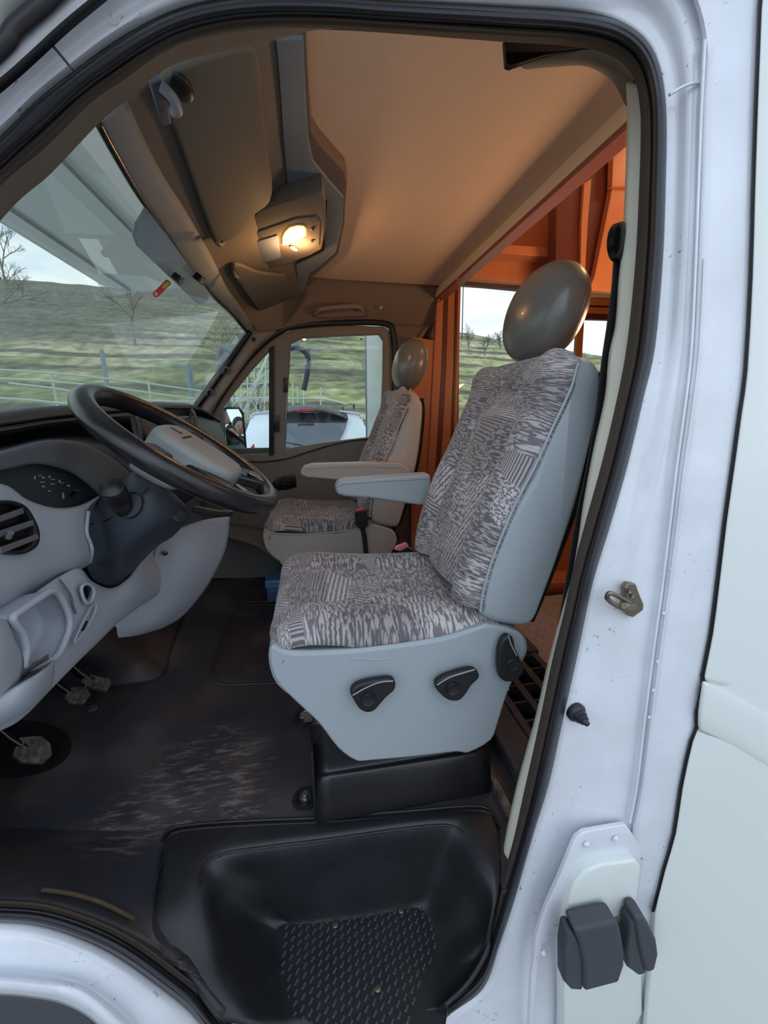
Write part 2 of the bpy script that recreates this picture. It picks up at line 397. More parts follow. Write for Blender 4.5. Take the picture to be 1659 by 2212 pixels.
def fabric(name, light_c, dark_c, sc=1.0):
    m = bpy.data.materials.new(name); m.use_nodes = True; nt = m.node_tree; b = nt.nodes['Principled BSDF']; L = nt.links.new
    N = nt.nodes.new
    tc = N('ShaderNodeTexCoord')
    def mapped(scale, rot=(0, 0, 0), off=(0, 0, 0)):
        mp = N('ShaderNodeMapping'); mp.inputs['Scale'].default_value = scale; mp.inputs['Rotation'].default_value = rot; mp.inputs['Location'].default_value = off
        L(tc.outputs['UV'], mp.inputs[0]); return mp.outputs[0]
    def noise(vec, s, det=2, dist=0):
        n = N('ShaderNodeTexNoise'); n.inputs['Scale'].default_value = s; n.inputs['Detail'].default_value = det; n.inputs['Distortion'].default_value = dist
        L(vec, n.inputs['Vector']); return n.outputs[0]
    def thr(v, a, b_):
        r = N('ShaderNodeMapRange'); r.inputs[1].default_value = a; r.inputs[2].default_value = b_; r.interpolation_type = 'SMOOTHSTEP'
        L(v, r.inputs[0]); return r.outputs[0]
    def wave(vec, s, dist, dirn, dscale=1.5):
        w = N('ShaderNodeTexWave'); w.bands_direction = dirn; w.inputs['Scale'].default_value = s; w.inputs['Distortion'].default_value = dist; w.inputs['Detail'].default_value = 2; w.inputs['Detail Scale'].default_value = dscale
        L(vec, w.inputs['Vector']); return w.outputs['Fac']
    # pattern A: bark-like broken horizontal dashes; B: vertical pinstripes; C: speckle; D: wide zebra
    A = thr(noise(mapped((46, 230, 1)), 1.0, 1.5, .5), .46, .56)
    Bp = thr(wave(mapped((1, 1, 1)), 52, .6, 'X'), .45, .62)
    Cp = thr(noise(mapped((230, 230, 1), (0, 0, .5)), 1.0, 1.5, .4), .45, .56)
    D = thr(wave(mapped((1, 1, 1), (0, 0, .5)), 26, 5, 'X', 6), .42, .55)
    E_ = thr(wave(mapped((1, 1, 1), (0, 0, .1)), 40, 3, 'Y', 4), .42, .6)
    # patchwork cells
    def cell(off, scale):
        v = N('ShaderNodeTexVoronoi'); v.inputs['Scale'].default_value = scale; v.inputs['Randomness'].default_value = .85; v.distance = 'MANHATTAN'
        L(mapped((1, 1.5, 1), (0, 0, .1), off), v.inputs['Vector'])
        s = N('ShaderNodeSeparateColor'); L(v.outputs['Color'], s.inputs[0]); return s
    s1 = cell((.3, .1, 0), 8.5)
    def step(v, t):
        q = N('ShaderNodeMath'); q.operation = 'GREATER_THAN'; q.inputs[1].default_value = t; L(v, q.inputs[0]); return q.outputs[0]
    def mixv(f, a, b_):
        q = N('ShaderNodeMix'); q.data_type = 'FLOAT'; L(f, q.inputs[0]); L(a, q.inputs[2]); L(b_, q.inputs[3]); return q.outputs[0]
    v = mixv(step(s1.outputs[0], .34), A, Bp)
    v = mixv(step(s1.outputs[0], .52), v, Cp)
    v = mixv(step(s1.outputs[0], .68), v, D)
    v = mixv(step(s1.outputs[0], .84), v, E_)
    v2 = mixv(step(s1.outputs[1], .55), v, A)
    mx = N('ShaderNodeMixRGB'); mx.inputs['Color1'].default_value = lin(dark_c) + (1,); mx.inputs['Color2'].default_value = lin(light_c) + (1,)
    L(v2, mx.inputs['Fac'])
    # cells also shift overall tone a little (they are differently dyed patches)
    tone = N('ShaderNodeMapRange'); tone.inputs[3].default_value = .70; tone.inputs[4].default_value = 1.28; L(s1.outputs[2], tone.inputs[0])
    hv = N('ShaderNodeHueSaturation'); L(tone.outputs[0], hv.inputs['Value']); L(mx.outputs[0], hv.inputs['Color'])
    L(hv.outputs[0], b.inputs['Base Color'])
    b.inputs['Roughness'].default_value = .95; b.inputs['Sheen Weight'].default_value = .25
    bp = N('ShaderNodeBump'); bp.inputs['Strength'].default_value = .35; bp.inputs['Distance'].default_value = .001; L(v2, bp.inputs['Height']); L(bp.outputs[0], b.inputs['Normal'])
    return m
M['fabric'] = fabric('patchwork_fabric', (174, 169, 166), (106, 100, 107))

def mat_rubber():
    m = bpy.data.materials.new('rubber_mat'); m.use_nodes = True; nt = m.node_tree; b = nt.nodes['Principled BSDF']; L = nt.links.new; N = nt.nodes.new
    tc = N('ShaderNodeTexCoord')
    n = N('ShaderNodeTexNoise'); n.inputs['Scale'].default_value = 5; n.inputs['Detail'].default_value = 5; L(tc.outputs['Object'], n.inputs['Vector'])
    r = N('ShaderNodeValToRGB'); r.color_ramp.elements[0].position = .35; r.color_ramp.elements[0].color = lin((38, 41, 50)) + (1,); r.color_ramp.elements[1].position = .7; r.color_ramp.elements[1].color = lin((62, 52, 51)) + (1,); L(n.outputs[0], r.inputs[0])
    # dusty shoe prints: round patches cut by tread bars, worn marks on the mat itself
    mp = N('ShaderNodeMapping'); mp.inputs['Rotation'].default_value = (0, 0, .5); mp.inputs['Scale'].default_value = (14, 60, 1); L(tc.outputs['Object'], mp.inputs[0])
    n2 = N('ShaderNodeTexNoise'); n2.inputs['Scale'].default_value = 1.2; n2.inputs['Detail'].default_value = 6; n2.inputs['Roughness'].default_value = .7; L(mp.outputs[0], n2.inputs['Vector'])
    n3 = N('ShaderNodeTexNoise'); n3.inputs['Scale'].default_value = 4.2; n3.inputs['Detail'].default_value = 2
    mp2 = N('ShaderNodeMapping'); mp2.inputs['Location'].default_value = (.35, .2, 0); L(tc.outputs['Object'], mp2.inputs[0]); L(mp2.outputs[0], n3.inputs['Vector'])
    a = N('ShaderNodeMapRange'); a.inputs[1].default_value = .5; a.inputs[2].default_value = .66; L(n2.outputs[0], a.inputs[0])
    c = N('ShaderNodeMapRange'); c.inputs[1].default_value = .5; c.inputs[2].default_value = .68; L(n3.outputs[0], c.inputs[0])
    # spots centred where feet rest
    def spot(loc, rad):
        g = N('ShaderNodeVectorMath'); g.operation = 'DISTANCE'; L(tc.outputs['Object'], g.inputs[0]); g.inputs[1].default_value = loc
        q = N('ShaderNodeMapRange'); q.inputs[1].default_value = rad; q.inputs[2].default_value = rad * .45; L(g.outputs['Value'], q.inputs[0]); return q.outputs[0]
    sp = spot((-.33, .97, .72), .22)
    for loc, rad in (((-.48, .86, .72), .12), ((-.27, .86, .72), .15), ((-.5, .78, .72), .1)):
        mxx = N('ShaderNodeMath'); mxx.operation = 'MAXIMUM'; L(sp, mxx.inputs[0]); L(spot(loc, rad), mxx.inputs[1]); sp = mxx.outputs[0]
    ml = N('ShaderNodeMath'); ml.operation = 'MULTIPLY'; L(a.outputs[0], ml.inputs[0]); L(sp, ml.inputs[1])
    ml3 = N('ShaderNodeMath'); ml3.operation = 'MULTIPLY'; ml3.inputs[1].default_value = .5; L(ml.outputs[0], ml3.inputs[0])
    ml2 = N('ShaderNodeMath'); ml2.operation = 'MULTIPLY'; L(c.outputs[0], ml2.inputs[0]); ml2.inputs[1].default_value = .12
    ad = N('ShaderNodeMath'); ad.operation = 'ADD'; ad.use_clamp = True; L(ml3.outputs[0], ad.inputs[0]); L(ml2.outputs[0], ad.inputs[1])
    mx = N('ShaderNodeMixRGB'); mx.inputs['Color2'].default_value = lin((150, 138, 132)) + (1,); L(ad.outputs[0], mx.inputs['Fac']); L(r.outputs[0], mx.inputs['Color1'])
    L(mx.outputs[0], b.inputs['Base Color']); b.inputs['Roughness'].default_value = .55
    n4 = N('ShaderNodeTexNoise'); mp3 = N('ShaderNodeMapping'); mp3.inputs['Scale'].default_value = (260, 90, 90); L(tc.outputs['Object'], mp3.inputs[0]); L(mp3.outputs[0], n4.inputs['Vector']); n4.inputs['Scale'].default_value = 1
    bp = N('ShaderNodeBump'); bp.inputs['Strength'].default_value = .5; bp.inputs['Distance'].default_value = .002; L(n4.outputs[0], bp.inputs['Height']); L(bp.outputs[0], b.inputs['Normal'])
    return m
M['rubber'] = mat_rubber()
def mat_hill():
    m = bpy.data.materials.new('grassy_hillside'); m.use_nodes = True; nt = m.node_tree; b = nt.nodes['Principled BSDF']; L = nt.links.new; N = nt.nodes.new
    tc = N('ShaderNodeTexCoord')
    n = N('ShaderNodeTexNoise'); n.inputs['Scale'].default_value = .12; n.inputs['Detail'].default_value = 8; n.inputs['Roughness'].default_value = .65; L(tc.outputs['Object'], n.inputs['Vector'])
    r = N('ShaderNodeValToRGB'); e = r.color_ramp.elements
    e[0].position = .38; e[0].color = lin((88, 92, 68)) + (1,); e[1].position = .62; e[1].color = lin((172, 162, 130)) + (1,)
    q = e.new(.5); q.color = lin((132, 140, 92)) + (1,); L(n.outputs[0], r.inputs[0])
    # grazed contour rows of the old vineyard
    mp = N('ShaderNodeMapping'); mp.inputs['Scale'].default_value = (.10, 1, 1.7); L(tc.outputs['Object'], mp.inputs[0])
    n2 = N('ShaderNodeTexNoise'); n2.inputs['Scale'].default_value = 1.1; n2.inputs['Detail'].default_value = 5; L(mp.outputs[0], n2.inputs['Vector'])
    w = N('ShaderNodeTexWave'); w.bands_direction = 'Z'; w.inputs['Scale'].default_value = .42; w.inputs['Distortion'].default_value = 3.5; w.inputs['Detail'].default_value = 4; w.inputs['Detail Scale'].default_value = .5; L(tc.outputs['Object'], w.inputs['Vector'])
    wm_ = N('ShaderNodeMath'); wm_.operation = 'MULTIPLY'; L(w.outputs['Fac'], wm_.inputs[0]); L(n2.outputs[0], wm_.inputs[1])
    a = N('ShaderNodeMapRange'); a.inputs[1].default_value = .26; a.inputs[2].default_value = .52; a.inputs[4].default_value = .85; L(wm_.outputs[0], a.inputs[0])
    mx = N('ShaderNodeMixRGB'); mx.inputs['Color2'].default_value = lin((72, 70, 56)) + (1,); L(a.outputs[0], mx.inputs['Fac']); L(r.outputs[0], mx.inputs['Color1'])
    n5 = N('ShaderNodeTexNoise'); n5.inputs['Scale'].default_value = 2.2; n5.inputs['Detail'].default_value = 6; L(tc.outputs['Object'], n5.inputs['Vector'])
    mr = N('ShaderNodeMapRange'); mr.inputs[1].default_value = .3; mr.inputs[2].default_value = .7; mr.inputs[3].default_value = .5; mr.inputs[4].default_value = 1.5; L(n5.outputs[0], mr.inputs[0])
    # bare scrub covers the western, upper part of the slope
    sx = N('ShaderNodeSeparateXYZ'); L(tc.outputs['Object'], sx.inputs[0])
    sa = N('ShaderNodeMath'); sa.operation = 'MULTIPLY_ADD'; sa.inputs[1].default_value = -1.0; L(sx.outputs['X'], sa.inputs[0]); 
    sn = N('ShaderNodeTexNoise'); sn.inputs['Scale'].default_value = .35; sn.inputs['Detail'].default_value = 5; L(tc.outputs['Object'], sn.inputs['Vector'])
    sm_ = N('ShaderNodeMath'); sm_.operation = 'MULTIPLY'; sm_.inputs[1].default_value = 16; L(sn.outputs[0], sm_.inputs[0]); L(sm_.outputs[0], sa.inputs[2])
    sr = N('ShaderNodeMapRange'); sr.inputs[1].default_value = 13; sr.inputs[2].default_value = 19; sr.inputs[4].default_value = .8; L(sa.outputs[0], sr.inputs[0])
    sy = N('ShaderNodeMapRange'); sy.inputs[1].default_value = 4.2; sy.inputs[2].default_value = 5.4; L(sx.outputs['Z'], sy.inputs[0])
    sq = N('ShaderNodeMath'); sq.operation = 'MULTIPLY'; L(sr.outputs[0], sq.inputs[0]); L(sy.outputs[0], sq.inputs[1])
    ms = N('ShaderNodeMixRGB'); ms.inputs['Color2'].default_value = lin((92, 92, 82)) + (1,); L(sq.outputs[0], ms.inputs['Fac']); L(mx.outputs[0], ms.inputs['Color1'])
    hv = N('ShaderNodeHueSaturation'); L(mr.outputs[0], hv.inputs['Value']); L(ms.outputs[0], hv.inputs['Color'])
    L(hv.outputs[0], b.inputs['Base Color']); b.inputs['Roughness'].default_value = 1
    return m
M['hill'] = mat_hill()

# ================================================================ SETTING
OP0 = Vector((0, .55, .5)); OPN = (0, -1, .065)
def D(x, y, off=0): return pp_(x, y, OP0 + Vector((0, off, 0)), OPN)
def lerp(a, b, t): return tuple(a[i] + (b[i] - a[i]) * t for i in range(len(a)))

SEAL = [((-200, 480), (-200, 620)), ((0, 300), (0, 408)), ((75, 225), (100, 325)), ((150, 165), (200, 225)), ((230, 105), (280, 170)), ((300, 62), (325, 135)),
 ((370, 28), (400, 95)), ((450, 5), (500, 70)), ((560, -8), (600, 62)), ((700, -8), (720, 64)), ((830, 2), (830, 70)), ((960, 8), (960, 80)), ((1100, 15), (1095, 90)),
 ((1250, 25), (1240, 100)), ((1340, 45), (1325, 122)), ((1400, 90), (1368, 165)), ((1430, 160), (1382, 230)), ((1440, 260), (1384, 300)), ((1438, 400), (1380, 420)),
 ((1432, 560), (1373, 560)), ((1415, 750), (1355, 740)), ((1390, 860), (1333, 860)), ((1357, 1000), (1300, 1000)), ((1321, 1127), (1265, 1127)), ((1286, 1240), (1236, 1240)),
 ((1268, 1316), (1220, 1316)), ((1245, 1427), (1193, 1427)), ((1213, 1570), (1163, 1570)), ((1185, 1696), (1132, 1710)), ((1150, 1810), (1105, 1830)), ((1110, 1950), (1068, 1950)),
 ((1080, 2040), (1052, 2020)), ((1045, 2135), (1020, 2090)), ((975, 2190), (965, 2150)), ((900, 2250), (880, 2185)), ((700, 2300), (690, 2235)), ((560, 2300), (570, 2240)),
 ((480, 2260), (530, 2235)), ((435, 2212), (485, 2195)), ((400, 2175), (440, 2130)), ((350, 2135), (385, 2085)), ((275, 2080), (310, 2030)), ((200, 2038), (230, 1988)),
 ((100, 2003), (110, 1948)), ((0, 1992), (0, 1938)), ((-200, 1990), (-200, 1935))]
# rubber seal round the driver's door opening: outer bulb and flocked inner lip
seal = thing('door_seal', 'black rubber weatherstrip running round the open driver door frame', 'door seal', D(1440, 260))
rows = []
for o, i in SEAL:
    rows.append([D(*o), D(*lerp(o, i, .10), -.016), D(*lerp(o, i, .30), -.024), D(*lerp(o, i, .50), -.014), D(*lerp(o, i, .58), .0)])
patch('bulb', rows, M['seal'], seal, nu=3, nv=5, thick=.01)
rows = [[D(*lerp(o, i, .56), -.002), D(*lerp(o, i, .68), -.004), D(*lerp(o, i, .84), .012), D(*i, .045), D(*lerp(o, i, 1.01), .075)] for o, i in SEAL]
patch('flocked_lip', rows, M['flock'], seal, nu=3, nv=5, thick=.008)

# painted jamb from the seal out to the shut line
JT = [((-200, 480), (-200, 330)), ((0, 300), (-5, 172)), ((75, 225), (60, 115)), ((150, 165), (130, 50)), ((230, 105), (190, 0)), ((300, 62), (240, -40)), ((370, 28), (300, -80)),
      ((450, 5), (380, -110)), ((560, -8), (500, -140)), ((700, -8), (690, -150)), ((830, 2), (830, -150)), ((960, 8), (970, -150)), ((1100, 15), (1120, -150)), ((1250, 25), (1330, -150))]
JR = [((1340, 45), (1450, -60), (1530, -110), (1590, -150)), ((1400, 90), (1500, 20), (1580, -60), (1642, -100)), ((1430, 160), (1517, 130), (1598, 60), (1640, 20)),
      ((1440, 260), (1512, 230), (1592, 230), (1632, 230)), ((1438, 400), (1508, 400), (1585, 400), (1626, 420)), ((1432, 560), (1502, 560), (1578, 580), (1621, 600)),
      ((1415, 750), (1493, 750), (1568, 770), (1610, 800)), ((1390, 860), (1480, 870), (1552, 880), (1598, 890)), ((1357, 1000), (1462, 1000), (1534, 1000), (1583, 1000)), ((1321, 1127), (1447, 1127), (1518, 1140), (1565, 1127)),
      ((1286, 1240), (1432, 1250), (1503, 1250), (1550, 1253)), ((1268, 1316), (1420, 1340), (1490, 1350), (1535, 1370)), ((1245, 1427), (1408, 1427), (1476, 1440), (1517, 1460)),
      ((1213, 1570), (1390, 1570), (1450, 1570), (1504, 1560)), ((1185, 1696), (1375, 1696), (1440, 1700), (1470, 1700)), ((1150, 1810), (1358, 1790), (1425, 1800), (1455, 1800)),
      ((1110, 1950), (1350, 1900), (1400, 1930), (1420, 1930)), ((1080, 2040), (1320, 2020), (1385, 2040), (1415, 2060)), ((1045, 2135), (1290, 2140), (1400, 2200), (1440, 2200)),
      ((975, 2190), (1230, 2290), (1400, 2350), (1500, 2350)), ((900, 2250), (1100, 2400), (1300, 2480), (1500, 2500))]
rows = []
for o, b in JT:
    rows.append([D(*o, -.002), D(*lerp(o, b, .2), -.014), D(*lerp(o, b, .4), -.016), D(*lerp(o, b, .55), -.02), D(*lerp(o, b, .7), -.03), D(*lerp(o, b, .85), -.04), D(*b, -.05)])
for o, r1, r2, s in JR:
    rows.append([D(*o, -.002), D(*lerp(o, r1, .3), -.006), D(*lerp(o, r1, .65), -.022), D(*r1, -.028), D(*(r1[0] + 14, r1[1]), -.040), D(*r2, -.052), D(*s, -.060)])
wn = patch('wall_near', rows, M['paint'], None, nu=3, nv=4, thick=.012)
tag(wn, 'white painted metal jamb around the driver door opening with scuffs', kind='structure')
# sealant bead and pressed ribs down the pillar
rib = [D(*p, -.038) for p in ((1522, 88), (1518, 160), (1513, 260), (1508, 400), (1502, 560), (1493, 750), (1480, 870), (1462, 1000), (1447, 1127), (1432, 1250), (1420, 1340), (1408, 1427), (1390, 1570), (1375, 1696), (1360, 1776))]
tube('sealant_bead', rib, .0028, M['paint'], wn, n=5, sides=8)
tube('sealant_bead', [D(p.x, p.y) if False else p + Vector((.012, -.004, 0)) for p in rib[4:]], .002, M['paint'], wn, n=5, sides=8)
tube('sealant_bead', [D(*p, -.03) for p in ((1446, 205), (1470, 190), (1490, 182), (1516, 178))], .0022, M['paint'], wn, n=4, sides=8)
for p in ((1461, 1155), (1449, 1228), (1432, 1324), (1419, 1428), (1410, 1490), (1401, 1548)):
    q = D(*p, -.04); cyl('spot_weld', q, q + Vector((0, -.003, 0)), .0035, M['paint'], wn, sides=12, bevel=.001)
# left-hand roof gutter seal and outer skin at the top left
rows = [[D(*p, -.05) for p in b] for b in ([(-200, 330), (-200, 300), (-200, 260)], [(-5, 172), (-5, 130), (-5, 85)], [(60, 115), (40, 80), (25, 45)], [(130, 50), (110, 18), (90, -10)], [(190, 0), (160, -35), (140, -60)], [(240, -40), (210, -75), (190, -100)])]
gs = patch('gutter_seal', rows, M['seal'], None, nu=3, nv=4, thick=.012)
tag(gs, 'black rubber strip along the roof edge in the top left corner', 'seal')
gs2 = tube('x', [D(*p, -.062) for p in ((-200, 280), (-5, 108), (33, 62), (100, 4), (150, -48))], .008, M['seal'], None, n=5); gs2.name = 'strip_bead'; gs2.parent = gs
rows = [[D(*p, o) for p, o in zip(b, (-.052, -.075, -.09))] for b in ([(-200, 262), (-260, 200), (-300, 100)], [(-5, 87), (-60, 20), (-120, -60)], [(25, 47), (-10, -20), (-60, -90)], [(90, -8), (60, -60), (20, -140)], [(140, -58), (110, -120), (80, -180)])]
tag(patch('trim_1', rows, M['paint_clean'], None, nu=3, nv=4, thick=.01), 'white outer body skin at the top left corner', kind='structure')
# pressed seam in the top-left jamb
tube('panel_seam', [D(*p, -.034) for p in ((100, 82), (125, 112), (150, 142), (157, 150))], .0016, M['cap'], wn, n=3, sides=6)

# black gap and the coach-built side panel on the right
SH = [(1600, -150), (1642, -60), (1640, 20), (1632, 230), (1626, 420), (1621, 600), (1610, 800), (1598, 890), (1583, 1000), (1565, 1127), (1550, 1253), (1535, 1370), (1517, 1460), (1520, 1476), (1504, 1538), (1506, 1568), (1492, 1601), (1470, 1700), (1455, 1800), (1432, 1880), (1410, 1970)]
rows = [[D(x - 4, y, -.0612), D(x + 1, y, -.0655), D(x + 5, y, -.0675)] for x, y in SH]
tag(patch('shut_line_seal', rows, M['gloss'], None, nu=2, nv=2, thick=.006), 'thin black gap seal between the cab pillar and the white side panel', 'seal')
wr_rows = []
for x, y in SH + [(1405, 2060), (1395, 2150), (1385, 2300)]:
    wr_rows.append([D(x + 4, y, -.066), D(x + 40, y + (8 if 1400 < y < 1650 else 0), -.070), D(x + 160, y + (30 if y > 1400 else 0), -.075), D(2000, y + (80 if y > 1400 else 0), -.085)])
wr = patch('wall_right', wr_rows, M['paint_clean'], None, nu=3, nv=3, thick=.012)
tag(wr, 'plain white side panel of the motorhome body right of the cab door', kind='structure')
rows = [[D(*p, o - e) for p, o in zip(b, (0, -.0045, -.0045, 0))] for e, b in zip((.0685, .0715, .0755, .0855), ([(1522, 1472), (1521, 1478), (1512, 1540), (1511, 1580)], [(1590, 1508), (1589, 1514), (1580, 1585), (1580, 1612)], [(1700, 1570), (1699, 1577), (1700, 1660), (1700, 1682)], [(2000, 1740), (1999, 1747), (2000, 1830), (2000, 1850)]))]
patch('pressed_moulding', rows, M['paint_clean'], wr, nu=3, nv=5, thick=.004)

# lower hinge bracket area with rivets, and two rubber caps
br = thing('hinge_bracket', 'white riveted metal hinge plate low on the door pillar', 'bracket', D(1300, 1950, -.05))
A_ = [(1243, 1812), (1262, 1798), (1352, 1782), (1366, 1800), (1382, 1830), (1394, 1876), (1385, 1920), (1376, 1975), (1215, 2010), (1172, 2040), (1160, 2110), (1152, 2212), (1150, 2300), (1137, 2300), (1148, 2110), (1160, 2020), (1180, 1960), (1212, 1888)]
plate('base_plate', [[D(*p, -.046) for p in A_]], M['paint'], br, depth=.01, n=OPN, bevel=.002, smooth_loops=())
plate('raised_cover', [[D(*p, -.064) for p in ((1222, 2010), (1226, 1960), (1236, 1920), (1262, 1885), (1300, 1868), (1350, 1862), (1372, 1858), (1386, 1872), (1380, 1930), (1376, 1972))]], M['paint_clean'], br, depth=.03, n=OPN, bevel=.006)
plate('lower_cover', [[D(*p, -.058) for p in ((1216, 2015), (1370, 1980), (1395, 1982), (1400, 2060), (1388, 2110), (1390, 2190), (1330, 2290), (1215, 2300), (1218, 2180))]], M['paint_clean'], br, depth=.03, n=OPN, bevel=.006)
for p in ((1266, 1823), (1329, 1811), (1175, 2058)):
    q = D(*p, -.048); lathe('rivet', q, (0, -1, 0), ((0, .007), (.003, .0065), (.005, .004), (.0055, .001)), M['paint'], br, sides=14)
c1 = prism('rubber_cap', [D(*p, -.075) for p in ((1236, 2016), (1225, 2060), (1219, 2110), (1221, 2140), (1240, 2146), (1262, 2140), (1262, 2060), (1252, 2030))], (0, .03, 0), M['cap'], None, bevel=.004)
c1.name = 'tmpcap'; bpy.data.objects.remove(c1)
def capblock(name, front, side, label):
    t = thing(name, label, 'rubber cap', front[0], 'rubber caps low on the door pillar')
    prism('body', front, (0, .035, .004), M['cap'], t, bevel=.007, seg=4)
    prism('nose', side, (0, .028, .004), M['cap'], t, bevel=.006, seg=4)
    return t
capblock('hinge_cover', [D(*p, -.105) for p in ((1240, 2012), (1332, 1992), (1342, 2010), (1350, 2060), (1350, 2088), (1338, 2124), (1262, 2144), (1262, 2088), (1252, 2040))],
         [D(*p, -.098) for p in ((1226, 2018), (1240, 2014), (1258, 2046), (1264, 2090), (1260, 2142), (1234, 2140), (1219, 2124), (1219, 2060))], 'larger square dark grey rubber cap low on the white pillar')
capblock('hinge_cover', [D(*p, -.100) for p in ((1372, 1986), (1392, 1980), (1404, 2000), (1420, 2034), (1424, 2064), (1416, 2098), (1396, 2104), (1384, 2060))],
         [D(*p, -.094) for p in ((1362, 2000), (1376, 1986), (1392, 2040), (1398, 2104), (1380, 2110), (1356, 2092), (1354, 2060))], 'smaller narrow dark grey rubber cap beside the panel gap')

# striker and rubber buffer on the pillar
st = thing('door_striker', 'worn metal door latch striker bolted to the white pillar', 'striker', D(1360, 1300, -.02))
prism('base_plate', [D(*p, -.030) for p in ((1350, 1270), (1358, 1260), (1374, 1262), (1381, 1282), (1391, 1306), (1390, 1318), (1368, 1334), (1356, 1330), (1346, 1316), (1352, 1296))], (0, .012, 0), M['striker'], st, bevel=.002, smooth_poly=False)
tube('loop_bar', [D(1360, 1302, -.042), D(1335, 1288, -.047), D(1318, 1281, -.048), D(1312, 1288, -.046), D(1314, 1296, -.044), D(1334, 1310, -.044), D(1352, 1318, -.038)], .0042, M['striker'], st, n=5)
q = D(1348, 1309, -.05); cyl('pin', q, D(1368, 1309, -.03), .0075, M['striker'], st)
for p in ((1360, 1278), (1366, 1287)):
    q = D(*p, -.031); lathe('screw', q, (0, -1, 0), ((0, .0045), (.002, .0045), (.0022, .002), (.001, .001)), M['steel'], st, sides=12)
bf = thing('door_buffer', 'black stepped rubber door stop buffer on the white pillar', 'buffer', D(1244, 1534, -.01))
a0 = D(1240, 1534, 0)
lathe('cone', a0, (.14, -1, -.10), ((0, .0195), (.009, .0195), (.014, .016), (.0145, .014), (.021, .0128), (.0215, .0105), (.028, .0095), (.0285, .007), (.036, .005), (.038, .001)), M['seal'], bf, sides=22)

# lower left painted sill and fender below the seal
FO = [(-200, 1990), (0, 1990), (100, 2001), (200, 2036), (275, 2078), (350, 2133), (400, 2173), (435, 2210), (480, 2262), (560, 2310)]
FR = [(-200, 2105), (0, 2110), (90, 2118), (165, 2130), (215, 2160), (250, 2190), (280, 2222), (300, 2270), (330, 2340), (400, 2420)]
FE = [(-200, 2142), (0, 2150), (60, 2155), (120, 2165), (170, 2185), (210, 2215), (230, 2250), (250, 2290), (270, 2360), (300, 2450)]
rows = []
for o, r_, e_ in zip(FO, FR, FE):
    rows.append([D(*o, .004), D(*lerp(o, r_, .3), -.012), D(*lerp(o, r_, .75), -.02), D(*lerp(o, r_, .93), -.024), D(*r_, -.038), D(*lerp(r_, e_, .5), -.045), D(*e_, -.03)])
tag(patch('trim_2', rows, M['paint'], None, nu=3, nv=4, thick=.01), 'white painted sill curving over the front wheel arch', kind='structure')
rows = [[D(*e_, -.028), D(e_[0] - 60, e_[1] + 60, .0), D(e_[0] - 200, e_[1] + 250, .05)] for e_ in FE]
tag(patch('wheel_arch_liner', rows, M['cap'], None, nu=3, nv=3, thick=.01), 'dark grey plastic wheel arch edge in the bottom left corner', 'arch liner')

# inner A-pillar and header trim (beige), B-pillar trim
T = [(-200, 760), (0, 478), (110, 375), (215, 265), (285, 208), (322, 172), (400, 130), (560, 95), (668, 66)]
II = [(-200, 610), (0, 404), (98, 323), (198, 222), (278, 167), (323, 133), (398, 92), (560, 63), (720, 62)]
rows = [[D(*i, .03), D(*lerp(i, t, .35), .05), D(*lerp(i, t, .8), .075), D(*t, .13)] for i, t in zip(II, T)]
tag(patch('trim_3', rows, M['headliner'], None, nu=4, nv=5, thick=.012), 'beige pillar trim inside the windscreen side of the door', kind='structure')
TR = [(1382, 180, 1352), (1386, 240, 1354), (1388, 300, 1353), (1384, 400, 1350), (1378, 500, 1345), (1374, 600, 1335), (1364, 700, 1328), (1354, 768, 1314), (1338, 860, 1305), (1310, 970, 1281), (1281, 1088, 1259), (1258, 1166, 1248),
      (1240, 1244, 1234), (1222, 1316, 1214), (1196, 1427, 1184), (1172, 1540, 1158), (1154, 1617, 1137), (1136, 1710, 1112), (1110, 1830, 1086), (1080, 1915, 1072)]
rows = [[D(a, y, .045), D(a + (b - a) * .5, y, .055), D(b + 2, y, .075), D(b, y, .16)] for a, y, b in TR]
tag(patch('trim_4', rows, M['pillar'], None, nu=3, nv=4, thick=.012), 'cream plastic pillar trim behind the driver seat', kind='structure')

pc = thing('pillar_top_cover', 'grey pillar top cover with a black bracket under the door frame, top right', 'cover', D(1220, 120, .1))
plate('bracket', [[D(*p, .085) for p in ((1090, 84), (1094, 138), (1104, 143), (1122, 136), (1176, 118), (1260, 106), (1330, 110), (1330, 84))]], M['gloss'], pc, depth=.01, n=OPN, bevel=.002)
patch('cover', [[D(x, y, o) for x, y, o in r_] for r_ in ([(1118, 138, .10), (1180, 116, .088), (1270, 104, .085), (1350, 112, .08), (1400, 130, .08)], [(1130, 148, .11), (1190, 140, .10), (1270, 138, .10), (1340, 160, .095), (1392, 200, .09)], [(1140, 150, .13), (1195, 145, .13), (1268, 144, .13), (1322, 176, .13), (1352, 230, .13)])], M['headliner'], pc, nu=4, nv=4, thick=.004)
# ---- ceiling over the cab, z = 2.30, with the step trim
CZ = 2.365
def cz(x, y, z=CZ): return pz_(x, y, z)
far_edge = [cz(665, 600), cz(945, 622)]
ce = box('ceiling', (.0, .60, 2.365), (.76, 2.25, 2.385), M['ceilfab'], None, bevel=0)
tag(ce, 'brown fabric lining overhead, warmly lit', kind='structure')
# roof skin outside keeps daylight out
box('trim_5', (-.36, .60, 2.42), (.76, 2.72, 2.44), M['paint_clean'], None, bevel=0)['kind'] = 'structure'
